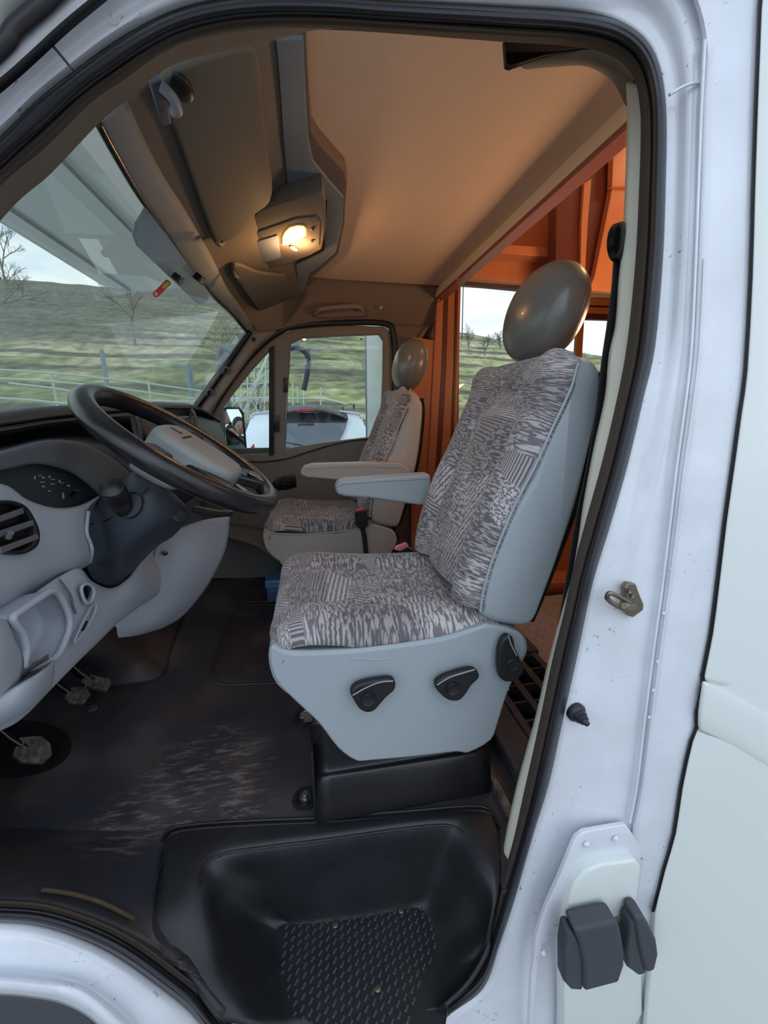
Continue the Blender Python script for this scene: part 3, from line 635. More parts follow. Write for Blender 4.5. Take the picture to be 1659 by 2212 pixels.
# fabric rolls down to the far cantrail
CF = [cz(648, 596), cz(760, 606), cz(860, 614), cz(950, 622)]
r0 = [p + Vector((0, -.05, .004)) for p in CF]
r1 = [p + Vector((0, .01, -.004)) for p in CF]
r2 = [py_(655, 635, 2.30), py_(760, 640, 2.30), py_(860, 645, 2.30), py_(952, 655, 2.30)]
r3 = [py_(640, 668, 2.32), py_(760, 668, 2.33), py_(860, 672, 2.33), py_(950, 690, 2.33)]
r4 = [py_(600, 714, 2.36), py_(760, 694, 2.37), py_(850, 700, 2.37), py_(938, 735, 2.36)]
wf = patch('wall_far', [r0, r1, r2, r3, r4], M['cantrail'], None, nu=5, nv=6, thick=.01)
tag(wf, 'dark brown cantrail trim above the passenger door', kind='structure')
hb = thing('grab_handle', 'moulded brown grab handle above the passenger door window', 'handle', py_(730, 668, 2.32))
plate('recess', [[py_(x, y, 2.315) for x, y in ((678, 660), (700, 655), (780, 650), (791, 655), (789, 682), (700, 686), (680, 684))]], M['cantrail'], hb, depth=.012, bevel=.003)
tube('grip', [py_(682, 676, 2.30), py_(692, 668, 2.272), py_(735, 663, 2.262), py_(772, 662, 2.272), py_(782, 670, 2.30)], .012, M['doorframe'], hb, n=5)
q = py_(823, 665, 2.30); cyl('trim_button', q, q + Vector((0, -.008, 0)), .006, M['white']).name = 'coat_hook'
tag(bpy.data.objects['coat_hook'], 'tiny pale button on the brown trim right of the grab handle', 'button')
# far B-pillar trim right of the passenger door
rows = [[py_(x, y, Y) for x, y, Y in r_] for r_ in (
    [(846, 700, 2.37), (880, 700, 2.35), (915, 705, 2.33), (945, 690, 2.32)], [(856, 760, 2.37), (880, 760, 2.34), (900, 760, 2.33), (900, 735, 2.33)],
    [(855, 900, 2.37), (875, 900, 2.34), (892, 900, 2.33), (896, 850, 2.33)], [(850, 1020, 2.37), (870, 1050, 2.34), (890, 1050, 2.33), (896, 1050, 2.33)], [(838, 1200, 2.37), (862, 1210, 2.34), (885, 1210, 2.33), (893, 1210, 2.33)])]
tag(patch('wall_far', rows, M['cantrail'], None, nu=4, nv=4, thick=.01), 'brown pillar trim behind the passenger seat', kind='structure')

# header beam between cab and living area (plane x = .713)
def bx(x, y, X=.713): return px_(x, y, X)
be = thing('partition_beam', 'cream fabric beam with red wood edge between cab and living area', 'beam', bx(1150, 460))
zt, zb = bx(945, 620).z, bx(945, 644).z
prism('fabric_face', [(.713, .60, 2.366), (.713, 2.32, 2.366), (.704, 2.32, 2.318), (.704, .60, 2.318)], (.03, 0, 0), M['beam'], be, bevel=.001)
prism('wood_edge', [(.707, .60, 2.323), (.707, 2.32, 2.323), (.707, 2.32, 2.306), (.707, .60, 2.306)], (.05, 0, 0), M['wood_trim'], be, bevel=.003)
prism('clip_hole', [bx(1073, 510, .7125), bx(1098, 490, .7125), bx(1098, 498, .7125), bx(1074, 518, .7125)], (-.004, 0, 0), M['gloss'], be, bevel=0)

# ---- front header liner with visors, dome lamp console and blue-grey step trim
HP0 = Vector((-.03, 0, 2.335)); HN = Vector((.467, 0, -1)).normalized()
def H(x, y, off=0):
    p = pp_(x, y, HP0 + HN * off, HN)
    return p if p.y < 2.35 else py_(x, y, 2.35 - off * .5)   # the liner turns down along the far cantrail
hrows = [[(215, 265), (285, 205), (400, 130), (560, 96), (603, 88)], [(250, 330), (315, 280), (440, 250), (570, 220), (611, 220)], [(300, 415), (360, 370), (480, 350), (585, 330), (622, 330)],
 [(350, 487), (410, 450), (500, 440), (595, 420), (640, 415)], [(410, 575), (465, 550), (530, 530), (600, 500), (665, 500)], [(465, 640), (497, 622), (560, 600), (615, 580), (655, 578)],
 [(502, 676), (528, 664), (580, 650), (625, 640), (656, 645)], [(536, 714), (556, 712), (592, 703), (625, 692), (655, 682)], [(542, 722), (562, 722), (598, 712), (630, 703), (660, 694)]]
offs = (.022, .0, -.004, .0, .0)
hl = patch('ceiling', [[H(x, y, o) for (x, y), o in zip(r_, offs)] for r_ in hrows], M['headliner'], None, nu=4, nv=5, thick=.02)
tag(hl, 'moulded beige headliner sloping to the windscreen, with sun visor recesses', kind='structure')
# painted header rail next to the glass and black glass seal
tag(patch('trim_6', [[H(x - 6, y + 4, .030), H(x + 12, y - 8, .031), H(x + (b[0] - x) * .85, y + (b[1] - y) * .85, .012)] for (x, y), b in [(r_[0], r_[1]) for r_ in hrows]], M['bluegrey'], None, nu=2, nv=5, thick=.006), 'grey strip along the top of the windscreen', kind='structure')
tag(tube('windscreen_seal', [H(r_[0][0] - 3, r_[0][1] + 2, .034) for r_ in hrows[:-1]], .0065, M['gloss'], None, n=5), 'black rubber strip along the top edge of the windscreen', 'seal')

def visor(px, label, hook, group='sun visors folded flat against the headliner'):
    t = thing('sun_visor', label, 'sun visor', H(*px[0], .03), group)
    plate('flap', [[H(x, y, .020) for x, y in px]], M['visor'], t, depth=.016, n=HN, bevel=.007, smooth_loops='all', cres=4)
    for h in hook:
        tube('pivot_arm', [H(x, y, o) for x, y, o in h], .006, M['dash_mid'], t, n=4)
    return t
visor([(345, 225), (350, 185), (395, 150), (470, 122), (545, 106), (563, 150), (572, 250), (582, 340), (590, 400), (582, 440), (545, 470), (520, 505), (478, 528), (462, 515), (420, 400), (378, 280)],
      'large driver sun visor folded against the headliner near the door', [[(462, 515, .03), (468, 524, .05), (476, 529, .05), (482, 524, .03)]])
visor([(503, 592), (516, 574), (560, 590), (606, 596), (618, 600), (628, 640), (630, 662), (600, 676), (576, 686), (562, 676), (536, 640)],
      'smaller passenger sun visor folded against the headliner near the far door', [[(505, 588, .03), (508, 596, .05), (514, 600, .05)]])
hk = thing('visor_clip', 'pale plastic visor bracket at the near end of the driver sun visor', 'bracket', H(350, 240, .04))
plate('plate', [[H(x, y, .045) for x, y in ((326, 182), (350, 176), (372, 268), (352, 274))]], M['dash_mid'], hk, depth=.015, n=HN, bevel=.003)
tube('arm', [H(348, 186, .05), H(372, 210, .062), H(384, 238, .058), H(372, 240, .05)], .008, M['dash_light'], hk, n=4)
ellipsoid('knuckle', H(392, 190, .035), (.018, .03, .010), M['black'], hk)
# step trim that wraps the lamp console
out_ = [(655, 86), (660, 200), (666, 300), (676, 350), (710, 392), (742, 428), (740, 480), (726, 545), (700, 568), (668, 592), (655, 645)]
inn_ = [(648, 652), (640, 574), (668, 562), (700, 545), (703, 490), (706, 432), (660, 414), (622, 408), (612, 300), (606, 200), (597, 88)]
tr = thing('ceiling_step_trim', 'blue-grey angular trim strip dividing the headliner from the brown ceiling', 'trim strip', cz(660, 300))
plate('strip', [[cz(x, y, 2.325) for x, y in out_ + inn_]], M['bluegrey'], tr, depth=.008, n=(0, 0, -1), bevel=.0015)
o2 = [(662, 84), (668, 200), (674, 285), (690, 312), (745, 372), (750, 400), (746, 440), (744, 484), (730, 551), (705, 574), (674, 600), (664, 645)]
plate('riser', [[cz(x, y, 2.332) for x, y in o2 + [(650, 652)] + inn_[1:]]], M['cantrail'], tr, depth=.036, n=(0, 0, -1), bevel=.004)

lm = thing('dome_lamp_console', 'overhead console with a lit orange-white dome lamp and grey switch panel', 'ceiling lamp', H(630, 510, .05))
def LC(x, y, o=0): return pz_(x, y, 2.285 + o)
plate('housing', [[LC(x, y) for x, y in ((528, 497), (536, 474), (560, 452), (620, 432), (696, 412), (704, 440), (704, 500), (697, 540), (670, 554), (620, 572), (576, 585), (556, 580), (545, 560))]], M['headliner'], lm, depth=.045, n=(0, 0, -1), bevel=.010, smooth_loops=())
plate('bezel', [[LC(x, y, -.003) for x, y in ((543, 510), (560, 500), (640, 472), (682, 468), (692, 480), (690, 530), (660, 548), (605, 562), (566, 574), (556, 560))]], M['headliner'], lm, depth=.01, n=(0, 0, -1), bevel=.002)
plate('blank_cover', [[LC(x, y, -.0065) for x, y in ((550, 524), (599, 509), (607, 556), (563, 571))]], M['dash_light'], lm, depth=.006, n=(0, 0, -1), bevel=.002)
plate('lens', [[LC(x, y, -.010) for x, y in ((611, 531), (611, 518), (616, 507), (627, 497), (643, 493), (656, 494), (661, 500), (661, 510), (640, 520))]], M['lens'], lm, depth=.012, n=(0, 0, -1), bevel=.002)
ellipsoid('switch', LC(635, 537, -.008), (.022, .010, .005), M['dash_light'], lm, rot=Matrix.Rotation(R(60), 3, 'Z'))
for x, y in ((675, 494), (674, 519)): lathe('screw', LC(x, y, -.004), (0, 0, -1), ((0, .006), (.004, .006), (.005, .003), (.0051, .001)), M['steel'], lm, sides=12)

# ---- windscreen and far A-pillar
W1 = Vector((-.308, 2.35, 2.124)); WN = Vector((.775, 0, -.632))
def W(x, y, off=0): return pp_(x, y, W1 + WN * off, WN)
wd = Vector((-.632, 0, -.775))
ws = []
for k, Y in enumerate((.5, .9, 1.3, 1.7, 2.1, 2.40)):
    b = -.075 * (1 - ((Y - 1.3) / 1.25) ** 2)
    ws.append([Vector((-.262 + b, Y, 2.18)) + wd * s for s in (.05, .25, .5, .85)])
w1 = patch('window_1', ws, M['windscreen'], None, nu=3, nv=3, thick=.0)
tag(w1, 'large sloping windscreen glass with greenish tint', kind='structure')
AP = [[(536, 713, 2.36), (548, 716, 2.34), (575, 716, 2.335), (604, 716, 2.36)], [(503, 762, 2.36), (516, 768, 2.34), (538, 766, 2.335), (562, 748, 2.36)],
      [(460, 822, 2.36), (474, 830, 2.34), (500, 822, 2.335), (520, 800, 2.36)], [(414, 884, 2.36), (430, 890, 2.34), (456, 882, 2.335), (476, 862, 2.36)], [(390, 915, 2.36), (408, 922, 2.34), (430, 926, 2.335), (446, 925, 2.36)]]
ap = patch('wall_front', [[py_(*p) for p in r_] for r_ in AP], M['doorframe'], None, nu=4, nv=5, thick=.015)
tag(ap, 'far windscreen pillar trim', kind='structure')
tube('black_strip', [py_(541, 716, 2.335), py_(505, 768, 2.335), py_(464, 828, 2.335), py_(420, 888, 2.335)], .012, M['gloss'], ap, n=4)
tube('metal_strip', [py_(536, 712, 2.335), py_(500, 762, 2.335), py_(458, 820, 2.335), py_(412, 884, 2.335)], .0055, M['bluegrey'], ap, n=4)
for x, y in ((488, 802), (452, 850)):
    tube('clip', [py_(x - 6, y + 4, 2.325), py_(x - 2, y - 8, 2.31), py_(x + 6, y - 6, 2.31), py_(x + 4, y + 4, 2.325)], .006, M['dash_mid'], ap, n=3)
q = py_(548, 733, 2.33); cyl('screw_cap', q, q + Vector((0, -.006, 0)), .010, M['gloss'], ap)

# smoked plate hanging on the glass with clips, red sticker
sp = thing('smoked_windscreen_plate', 'translucent grey rectangular plate clipped under the windscreen top edge', 'plate', W(370, 580, .02))
plate('panel', [[W(x, y, .03) for x, y in ((318, 452), (296, 488), (290, 512), (300, 535), (426, 656), (434, 658), (448, 648), (455, 636))]], M['tint'], sp, depth=.006, n=WN, smooth=False)
def wclip(x, y, label):
    q = W(x, y, .045)
    a = W(x - 9, y + 1, .036); b = W(x + 1, y - 10, .036); c = W(x + 10, y - 4, .036); d = W(x + 1, y + 11, .036)
    o = prism('retaining_clip', [a, b, c, d], WN * .02, M['gloss'], sp, bevel=.003)
    return o
wclip(376, 596, ''); wclip(423, 596, '')
sk = thing('windscreen_sticker', 'small red and green sticker with white print on the windscreen', 'sticker', W(348, 622, .01))
plate('backing', [[W(x, y, .012) for x, y in ((330, 634), (360, 604), (368, 608), (369, 614), (340, 643), (334, 642))]], M['sticker_r'], sk, depth=.001, n=WN)
plate('green_patch', [[W(x, y, .0135) for x, y in ((350, 620), (362, 606), (367, 612), (355, 625))]], M['sticker_y'], sk, depth=.001, n=WN)
plate('white_text_bar', [[W(x, y, .0135) for x, y in ((333, 636), (338, 631), (342, 635), (337, 641))]], M['white'], sk, depth=.001, n=WN)

# ---- passenger door
DY = 2.38
dl = [[(440, 935), (470, 872), (515, 806), (560, 755), (598, 724), (640, 709), (740, 702), (828, 705), (844, 720), (848, 760), (849, 900), (846, 1200), (440, 1200)],
      [(628, 741), (650, 730), (700, 726), (820, 721), (829, 735), (828, 800), (826, 860), (819, 942), (760, 949), (690, 958), (640, 966), (616, 972), (621, 860)],
      [(586, 752), (545, 796), (505, 846), (480, 880), (479, 930), (486, 985), (584, 980)]]
dr = plate('door_1', [[py_(x, y, DY) for x, y in l] for l in dl], M['doorframe'], None, depth=.05, bevel=.006)
tag(dr, 'passenger door with beige window frame, seen across the cab', kind='structure')
tube('door_rubber', [py_(x, y, DY - .012) for x, y in ((436, 925), (470, 866), (513, 802), (558, 751), (597, 720), (640, 704), (740, 697), (832, 699), (850, 720), (853, 780), (853, 900), (850, 1000), (848, 1100))], .016, M['seal'], dr, n=4)
pan = [(446, 1000), (500, 996), (560, 998), (615, 992), (660, 978), (720, 960), (775, 950), (848, 946), (846, 1250), (440, 1250)]
plate('door_card', [[py_(x, y, DY - .02) for x, y in pan]], M['doorpanel'], dr, depth=.03, bevel=.008)
tube('card_groove', [py_(x, y, DY - .022) for x, y in pan[:8]], .004, M['gloss'], dr, n=3)
plate('handle_recess', [[py_(x, y, DY - .024) for x, y in ((586, 1047), (596, 1033), (618, 1027), (638, 1026), (641, 1052), (622, 1058), (600, 1060))]], M['gloss'], dr, depth=.01, bevel=.003)
tube('door_pull', [py_(600, 1050, DY - .04), py_(612, 1040, DY - .045), py_(628, 1038, DY - .045), py_(634, 1050, DY - .035)], .008, M['black'], dr, n=4)
plate('black_bar', [[py_(x, y, DY - .012) for x, y in ((581, 752), (592, 746), (592, 982), (581, 984))]], M['gloss'], dr, depth=.03)
tube('bright_bar', [py_(621, 832, DY - .008), py_(617, 950, DY - .008)], .004, M['steel'], dr)
for a, b in (((612, 816), (621, 847)), ((592, 898), (603, 932))):
    plate('latch_block', [[py_(a[0], a[1], DY - .02), py_(b[0], a[1], DY - .02), py_(b[0], b[1], DY - .02), py_(a[0], b[1], DY - .02)]], M['gloss'], dr, depth=.02, bevel=.003)
g = plate('pane', [[py_(x, y, DY + .02) for x, y in ((618, 740), (640, 722), (832, 716), (830, 945), (612, 978))]], M['glass'], dr, depth=.003, smooth=False)
g = plate('pane', [[py_(x, y, DY + .02) for x, y in ((590, 745), (476, 876), (480, 990), (590, 985))]], M['glass'], dr, depth=.003, smooth=False)

tag(box('wall_far', (.47, 2.42, .72), (.84, 2.44, 2.6), M['cantrail'], None, bevel=0), 'dark inner side panel behind the passenger seat', kind='structure')
tag(box('wall_far', (-1.3, 2.45, .2), (.9, 2.48, 1.50), M['doorpanel'], None, bevel=0), 'lower outer side of the cab on the passenger side', kind='structure')
# outside mirror with its real reflection
mp_ = Vector(py_(507, 932, 2.66)); tgt = Vector((.07, -.55, 1.655))
mn = ((CAM - mp_).normalized() + (tgt - mp_).normalized()).normalized()
om = thing('passenger_wing_mirror', 'black framed wing mirror outside the passenger quarter window', 'mirror', mp_)
def MP(x, y, o=0): return pp_(x, y, mp_ + mn * o, mn)
plate('housing', [[MP(x, y) for x, y in ((478, 884), (488, 878), (518, 879), (527, 892), (534, 975), (530, 986), (488, 990), (480, 950))]], M['black'], om, depth=.07, n=mn, bevel=.01)
plate('glass', [[MP(x, y, .004) for x, y in ((484, 888), (490, 884), (515, 884), (522, 896), (529, 974), (525, 982), (494, 986), (486, 950))]], M['mirror'], om, depth=.004, n=mn, smooth=False)
plate('round_sticker', [[MP(504 + 14 * math.cos(a * .52), 976 + 13 * math.sin(a * .52), .007) for a in range(12)]], M['teal'], om, depth=.001, n=mn)

# ================================================================ DASHBOARD
def X(x, y, v): return px_(x, y, v)
da = thing('dashboard', 'grey two-tone dashboard with black instrument hood beneath the windscreen', 'dashboard', (-.55, 1.2, 1.3))
crest = [(-160, 922), (0, 905), (100, 892), (190, 885), (250, 881), (310, 878), (370, 877), (425, 882), (468, 908)]
cr3 = [X(*p, -.56) for p in crest]
cr3[-1] = py_(468, 908, 2.3)
back = [Vector((-.95, p.y, 1.655)) for p in cr3]; midd = [Vector((-.75, p.y, 1.685 if i < 8 else 1.66)) for i, p in enumerate(cr3)]
patch('top_pad', [back, midd, [p + Vector((-.03, 0, .001)) for p in cr3], cr3, [p + Vector((.012, 0, -.012)) for p in cr3]], M['dash_dark'], da, nu=4, nv=4, thick=.01)
hood = [[(-160, 950, -.535), (0, 935, -.535), (100, 918, -.535), (190, 908, -.535), (250, 905, -.535), (300, 903, -.535)],
        [(-160, 975, -.62), (0, 958, -.62), (100, 938, -.62), (190, 935, -.62), (250, 945, -.62), (300, 965, -.60)],
        [(-160, 1003, -.475), (0, 976, -.475), (100, 953, -.475), (180, 960, -.475), (240, 988, -.46), (290, 1030, -.44)]]
patch('instrument_hood', [[p + Vector((.012, 0, -.012)) for p in cr3[:6]]] + [[X(*p) for p in r_] for r_ in hood], M['dash_dark'], da, nu=4, nv=5, thick=.01)
L0 = [(-160, 1003, -.475), (0, 976, -.475), (100, 953, -.475), (180, 960, -.475), (240, 988, -.46), (290, 1030, -.44)]
L1 = [(-160, 1006, -.466), (0, 980, -.466), (100, 957, -.466), (178, 964, -.466), (236, 992, -.455), (284, 1033, -.435)]
L2 = [(-160, 1030, -.47), (0, 1016, -.47), (80, 1002, -.47), (150, 1017, -.47), (190, 1040, -.46), (225, 1072, -.45)]
patch('cluster_surround', [[X(*p) for p in L] for L in (L0, L1, L2)], M['dash_mid'], da, nu=4, nv=5, thick=.008)
cl = plate('instrument_panel', [[X(x, y, -.485) for x, y in ((-170, 990), (0, 1004), (80, 996), (150, 1010), (200, 1045), (225, 1072), (180, 1098), (120, 1104), (50, 1090), (-20, 1060), (-170, 1050))]], M['dash_dark'], da, depth=.01, n=(1, 0, 0))
for x, y, w_, h_ in ((84, 1026, 7, 3), (92, 1030, 5, 4), (88, 1040, 8, 3), (106, 1027, 3, 6), (112, 1034, 7, 3), (128, 1036, 3, 7), (132, 1042, 6, 3), (110, 1044, 9, 3), (92, 1049, 5, 4), (146, 1047, 6, 5), (104, 1059, 6, 3), (136, 1064, 3, 14), (160, 1058, 12, 2), (75, 1028, 2, 8)):
    plate('dial_mark', [[X(x, y, -.483), X(x + w_, y + 1, -.483), X(x + w_, y + h_, -.483), X(x, y + h_ - 1, -.483)]], M['greyprint'], cl, depth=.001, n=(1, 0, 0))
plate('display_window', [[X(x, y, -.482) for x, y in ((150, 1070), (160, 1059), (166, 1063), (156, 1074))]], M['gloss'], cl, depth=.002, n=(1, 0, 0))
UP = [[(-160, 1052, -.485), (0, 1046, -.485), (60, 1080, -.485), (120, 1097, -.485), (175, 1090, -.478), (218, 1067, -.47)],
      [(-160, 1062, -.468), (0, 1050, -.468), (60, 1084, -.468), (120, 1101, -.468), (174, 1095, -.463), (212, 1074, -.46)],
      [(-160, 1110, -.456), (0, 1110, -.456), (60, 1122, -.456), (120, 1125, -.456), (165, 1118, -.456), (190, 1104, -.458)],
      [(-160, 1200, -.45), (0, 1195, -.45), (60, 1185, -.45), (120, 1170, -.45), (168, 1162, -.45), (187, 1148, -.455)],
      [(-160, 1330, -.455), (0, 1270, -.455), (60, 1250, -.455), (120, 1225, -.455), (172, 1210, -.455), (199, 1192, -.458)],
      [(-160, 1385, -.475), (0, 1318, -.475), (60, 1282, -.475), (120, 1246, -.475), (165, 1232, -.475), (194, 1214, -.475)],
      [(-160, 1392, -.50), (0, 1325, -.50), (60, 1288, -.50), (120, 1250, -.50), (164, 1236, -.50), (192, 1220, -.50)]]
patch('upper_end_panel', [[X(*p) for p in r_] for r_ in UP], M['dash_light'], da, nu=5, nv=5, thick=.008)
tube('panel_lip', [X(191, 1105, -.452), X(187, 1148, -.45), X(195, 1172, -.45), X(199, 1192, -.452), X(194, 1214, -.468)], .0035, M['dash_light'], da, n=4)
v_ = [(-10, 1083), (30, 1081), (60, 1094), (79, 1124), (88, 1150), (85, 1177), (65, 1193), (40, 1198), (8, 1189), (-25, 1168), (-48, 1130), (-40, 1096)]
av = plate('air_vent', [[X(x, y, -.437) for x, y in v_], [X(20 + (x - 20) * .84, 1140 + (y - 1140) * .86, -.437) for x, y in v_]], M['black'], da, depth=.02, n=(1, 0, 0), smooth_loops='all', cres=3, bevel=.003)
plate('duct', [[X(20 + (x - 20) * .9, 1140 + (y - 1140) * .9, -.447) for x, y in v_]], M['gloss'], av, depth=.006, n=(1, 0, 0), smooth_loops='all', cres=3)
for a, b in (((-42, 1128), (50, 1096)), ((-30, 1156), (72, 1122)), ((0, 1182), (82, 1152))):
    A, B = X(*a, -.436), X(*b, -.436); prism('slat', [A, B, B + Vector((0, 0, -.009)), A + Vector((0, 0, -.009))], (-.014, 0, -.006), M['dash_mid'], av, bevel=.001)
tube('vent_tab', [X(18, 1162, -.43), X(24, 1150, -.424)], .004, M['dash_mid'], av)
# lower end panel
LA = [(-160, 1398), (0, 1332), (60, 1293), (125, 1249), (172, 1228), (200, 1256), (240, 1270), (275, 1250), (310, 1205), (355, 1168)]
LB = [(-160, 1470), (0, 1420), (70, 1375), (140, 1325), (190, 1290), (215, 1300), (245, 1305), (280, 1288), (320, 1255), (362, 1225)]
LC_ = [(-160, 1620), (0, 1568), (55, 1535), (112, 1478), (165, 1425), (212, 1382), (250, 1347), (285, 1320), (325, 1292), (368, 1270)]
lep = patch('lower_end_panel', [[X(*p, -.475) for p in LA], [X(p[0], p[1] + 5, -.455) for p in LA], [X(*p, -.44) for p in LB], [X(*p, -.45) for p in LC_], [X(*p, -.48) for p in LC_]], M['dash_light'], da, nu=14, nv=14, thick=.008)
tube('panel_joint', [X(128, 1252, -.445), X(150, 1282, -.436), X(158, 1310, -.433), X(163, 1325, -.433)], .002, M['dash_mid'], da, n=4)
pk = [(28, 1334), (48, 1318), (80, 1296), (108, 1278), (126, 1284), (146, 1322), (150, 1350), (142, 1380), (122, 1418), (84, 1438), (52, 1444), (58, 1405), (50, 1372), (34, 1350)]
def inside(q, poly):
    c = False
    for a, b in zip(poly, poly[1:] + poly[:1]):
        if (a.z > q.z) != (b.z > q.z) and q.y < (b.y - a.y) * (q.z - a.z) / (b.z - a.z) + a.y: c = not c
    return c
pkp = cr([X(x, y, -.436) for x, y in pk], 4, True)
bm = bmesh.new(); bm.from_mesh(lep.data)
bmesh.ops.delete(bm, geom=[f for f in bm.faces if inside(f.calc_center_median(), pkp)], context='FACES')
bm.to_mesh(lep.data); bm.free()
pkc = Vector((0, sum(X(x, y, -.43).y for x, y in pk) / len(pk), sum(X(x, y, -.43).z for x, y in pk) / len(pk)))
pr_ = []
for k_, (xx, sc) in enumerate(((-.434, 1.02), (-.440, .99), (-.460, .94), (-.474, .88), (-.478, .6), (-.478, .02))):
    row = []
    for x, y in pk:
        p = X(x, y, -.432); row.append(Vector((xx, pkc.y + (p.y - pkc.y) * sc, pkc.z + (p.z - pkc.z) * sc)))
    pr_.append(row)
pt = patch('storage_pocket', pr_, M['dash_light'], da, nu=3, nv=3, thick=.002, closed=True, face=(1, .9, 1.3))
tube('pocket_rim', [X(x, y, -.429) for x, y in pk], .0055, M['dash_light'], pt, closed=True, n=4)
patch('pocket_floor', [[X(x, y, v) for x, y, v in r_] for r_ in ([(40, 1476, -.432), (70, 1450, -.432), (108, 1424, -.432)], [(46, 1455, -.415), (75, 1437, -.415), (104, 1420, -.415)], [(50, 1444, -.432), (78, 1430, -.432), (104, 1412, -.432)])], M['dash_mid'], pt, nu=3, nv=3, thick=.002)
patch('pocket_bin', [[X(x, y, v) for x, y, v in r_] for r_ in ([(-10, 1506, -.425), (38, 1478, -.41), (75, 1458, -.405), (100, 1440, -.41), (116, 1424, -.425)], [(-10, 1512, -.415), (38, 1484, -.398), (75, 1463, -.393), (102, 1446, -.40), (118, 1430, -.418)],
      [(-10, 1540, -.415), (38, 1520, -.40), (72, 1500, -.397), (98, 1476, -.405), (117, 1452, -.42)], [(-10, 1566, -.43), (36, 1545, -.42), (66, 1527, -.415), (92, 1502, -.42), (112, 1480, -.43)], [(-10, 1572, -.455), (34, 1552, -.455), (62, 1534, -.455), (88, 1510, -.455), (110, 1486, -.455)])], M['dash_light'], pt, nu=4, nv=4, thick=.004)
patch('side_bulge', [[X(x, y, v) for x, y, v in r_] for r_ in ([(-120, 1350, -.44), (0, 1336, -.435), (20, 1350, -.435)], [(-120, 1370, -.41), (0, 1350, -.405), (34, 1385, -.42), ], [(-120, 1420, -.395), (0, 1400, -.39), (52, 1425, -.42)], [(-120, 1500, -.40), (0, 1470, -.395), (44, 1470, -.42)], [(-120, 1580, -.43), (0, 1538, -.43), (22, 1506, -.435)])], M['dash_light'], da, nu=4, nv=4, thick=.006)
plate('latch_hole', [[X(x, y, -.4335) for x, y in ((177, 1272), (183, 1264), (192, 1266), (197, 1276), (190, 1292), (183, 1298))]], M['gloss'], da, depth=.004, n=(1, 0, 0), smooth_loops='all', cres=3)
tube('latch_rim', [X(x, y, -.431) for x, y in ((176, 1270), (184, 1262), (196, 1265), (203, 1278), (196, 1300), (186, 1302), (178, 1286))], .003, M['dash_light'], da, closed=True, n=4)
for a in (((160, 1385), (196, 1312), (208, 1308), (200, 1335), (172, 1378)), ):
    tube('moulded_emblem', [X(x, y, -.432) for x, y in a], .0018, M['dash_light'], da, closed=True, n=2)
tube('emblem_slot', [X(178, 1362, -.431), X(188, 1342, -.431)], .002, M['gloss'], da)
# knee panel right of the column
KP = [[(345, 1182, 1.15), (380, 1147, 1.2), (440, 1124, 1.25), (497, 1118, 1.3)], [(325, 1230, 1.12), (370, 1215, 1.17), (430, 1200, 1.22), (487, 1190, 1.3)], [(292, 1287, 1.08), (340, 1285, 1.13), (395, 1280, 1.19), (452, 1262, 1.28)],
      [(252, 1343, 1.04), (300, 1340, 1.09), (350, 1338, 1.15), (403, 1325, 1.25)], [(254, 1360, 1.05), (290, 1364, 1.09), (325, 1361, 1.14), (362, 1352, 1.2)], [(256, 1378, 1.07), (285, 1375, 1.10), (312, 1369, 1.14), (340, 1361, 1.19)]]
kp = patch('knee_panel', [[py_(*p) for p in r_] for r_ in KP], M['dash_light'], da, nu=5, nv=5, thick=.012)
for x, y, Y in ((356, 1195, 1.14), (268, 1320, 1.05)):
    q = py_(x, y, Y); lathe('screw', q, (.5, -1, 0), ((-.004, .007), (.002, .007), (.003, .004), (.0031, .001)), M['gloss'], da, sides=14)
# centre of the dashboard beyond the wheel
box('centre_block', (-.78, 1.28, 1.30), (-.56, 2.32, 1.64), M['dash_dark'], da, bevel=.03)
patch('centre_face', [[py_(x, y, Y) for x, y, Y in r_] for r_ in ([(300, 905, 1.3), (360, 900, 1.6), (430, 900, 2.0), (474, 915, 2.3)], [(318, 945, 1.28), (385, 945, 1.5), (445, 940, 1.9), (490, 960, 2.25)], [(330, 1010, 1.25), (400, 1010, 1.45), (470, 1010, 1.8), (505, 1030, 2.2)])], M['dash_dark'], da, nu=4, nv=4, thick=.01)
ring = lambda x, y, Y, rr, name, m_: tube(name, [py_(x, y, Y) + Vector((.3 * math.cos(a) * rr, -.35 * math.cos(a) * rr, math.sin(a) * rr)) * 1.0 for a in [i * math.pi / 8 for i in range(16)]], .006, m_, da, closed=True)
ring(296, 922, 1.22, .045, 'round_vent', M['dash_mid']); ring(418, 912, 1.85, .05, 'round_vent', M['dash_mid'])
prism('gear_panel', [py_(335, 938, 1.27), py_(372, 930, 1.3), py_(376, 944, 1.3), py_(340, 952, 1.27)], (.01, .05, 0), M['bluegrey'], da, bevel=.003)
for k in range(4):
    q = py_(448 + 13 * k, 945 + 9 * k, 1.9 + .03 * k); ellipsoid('control_knob', q, (.018, .022, .018), M['dash_mid'] if k % 2 else M['gloss'], da)

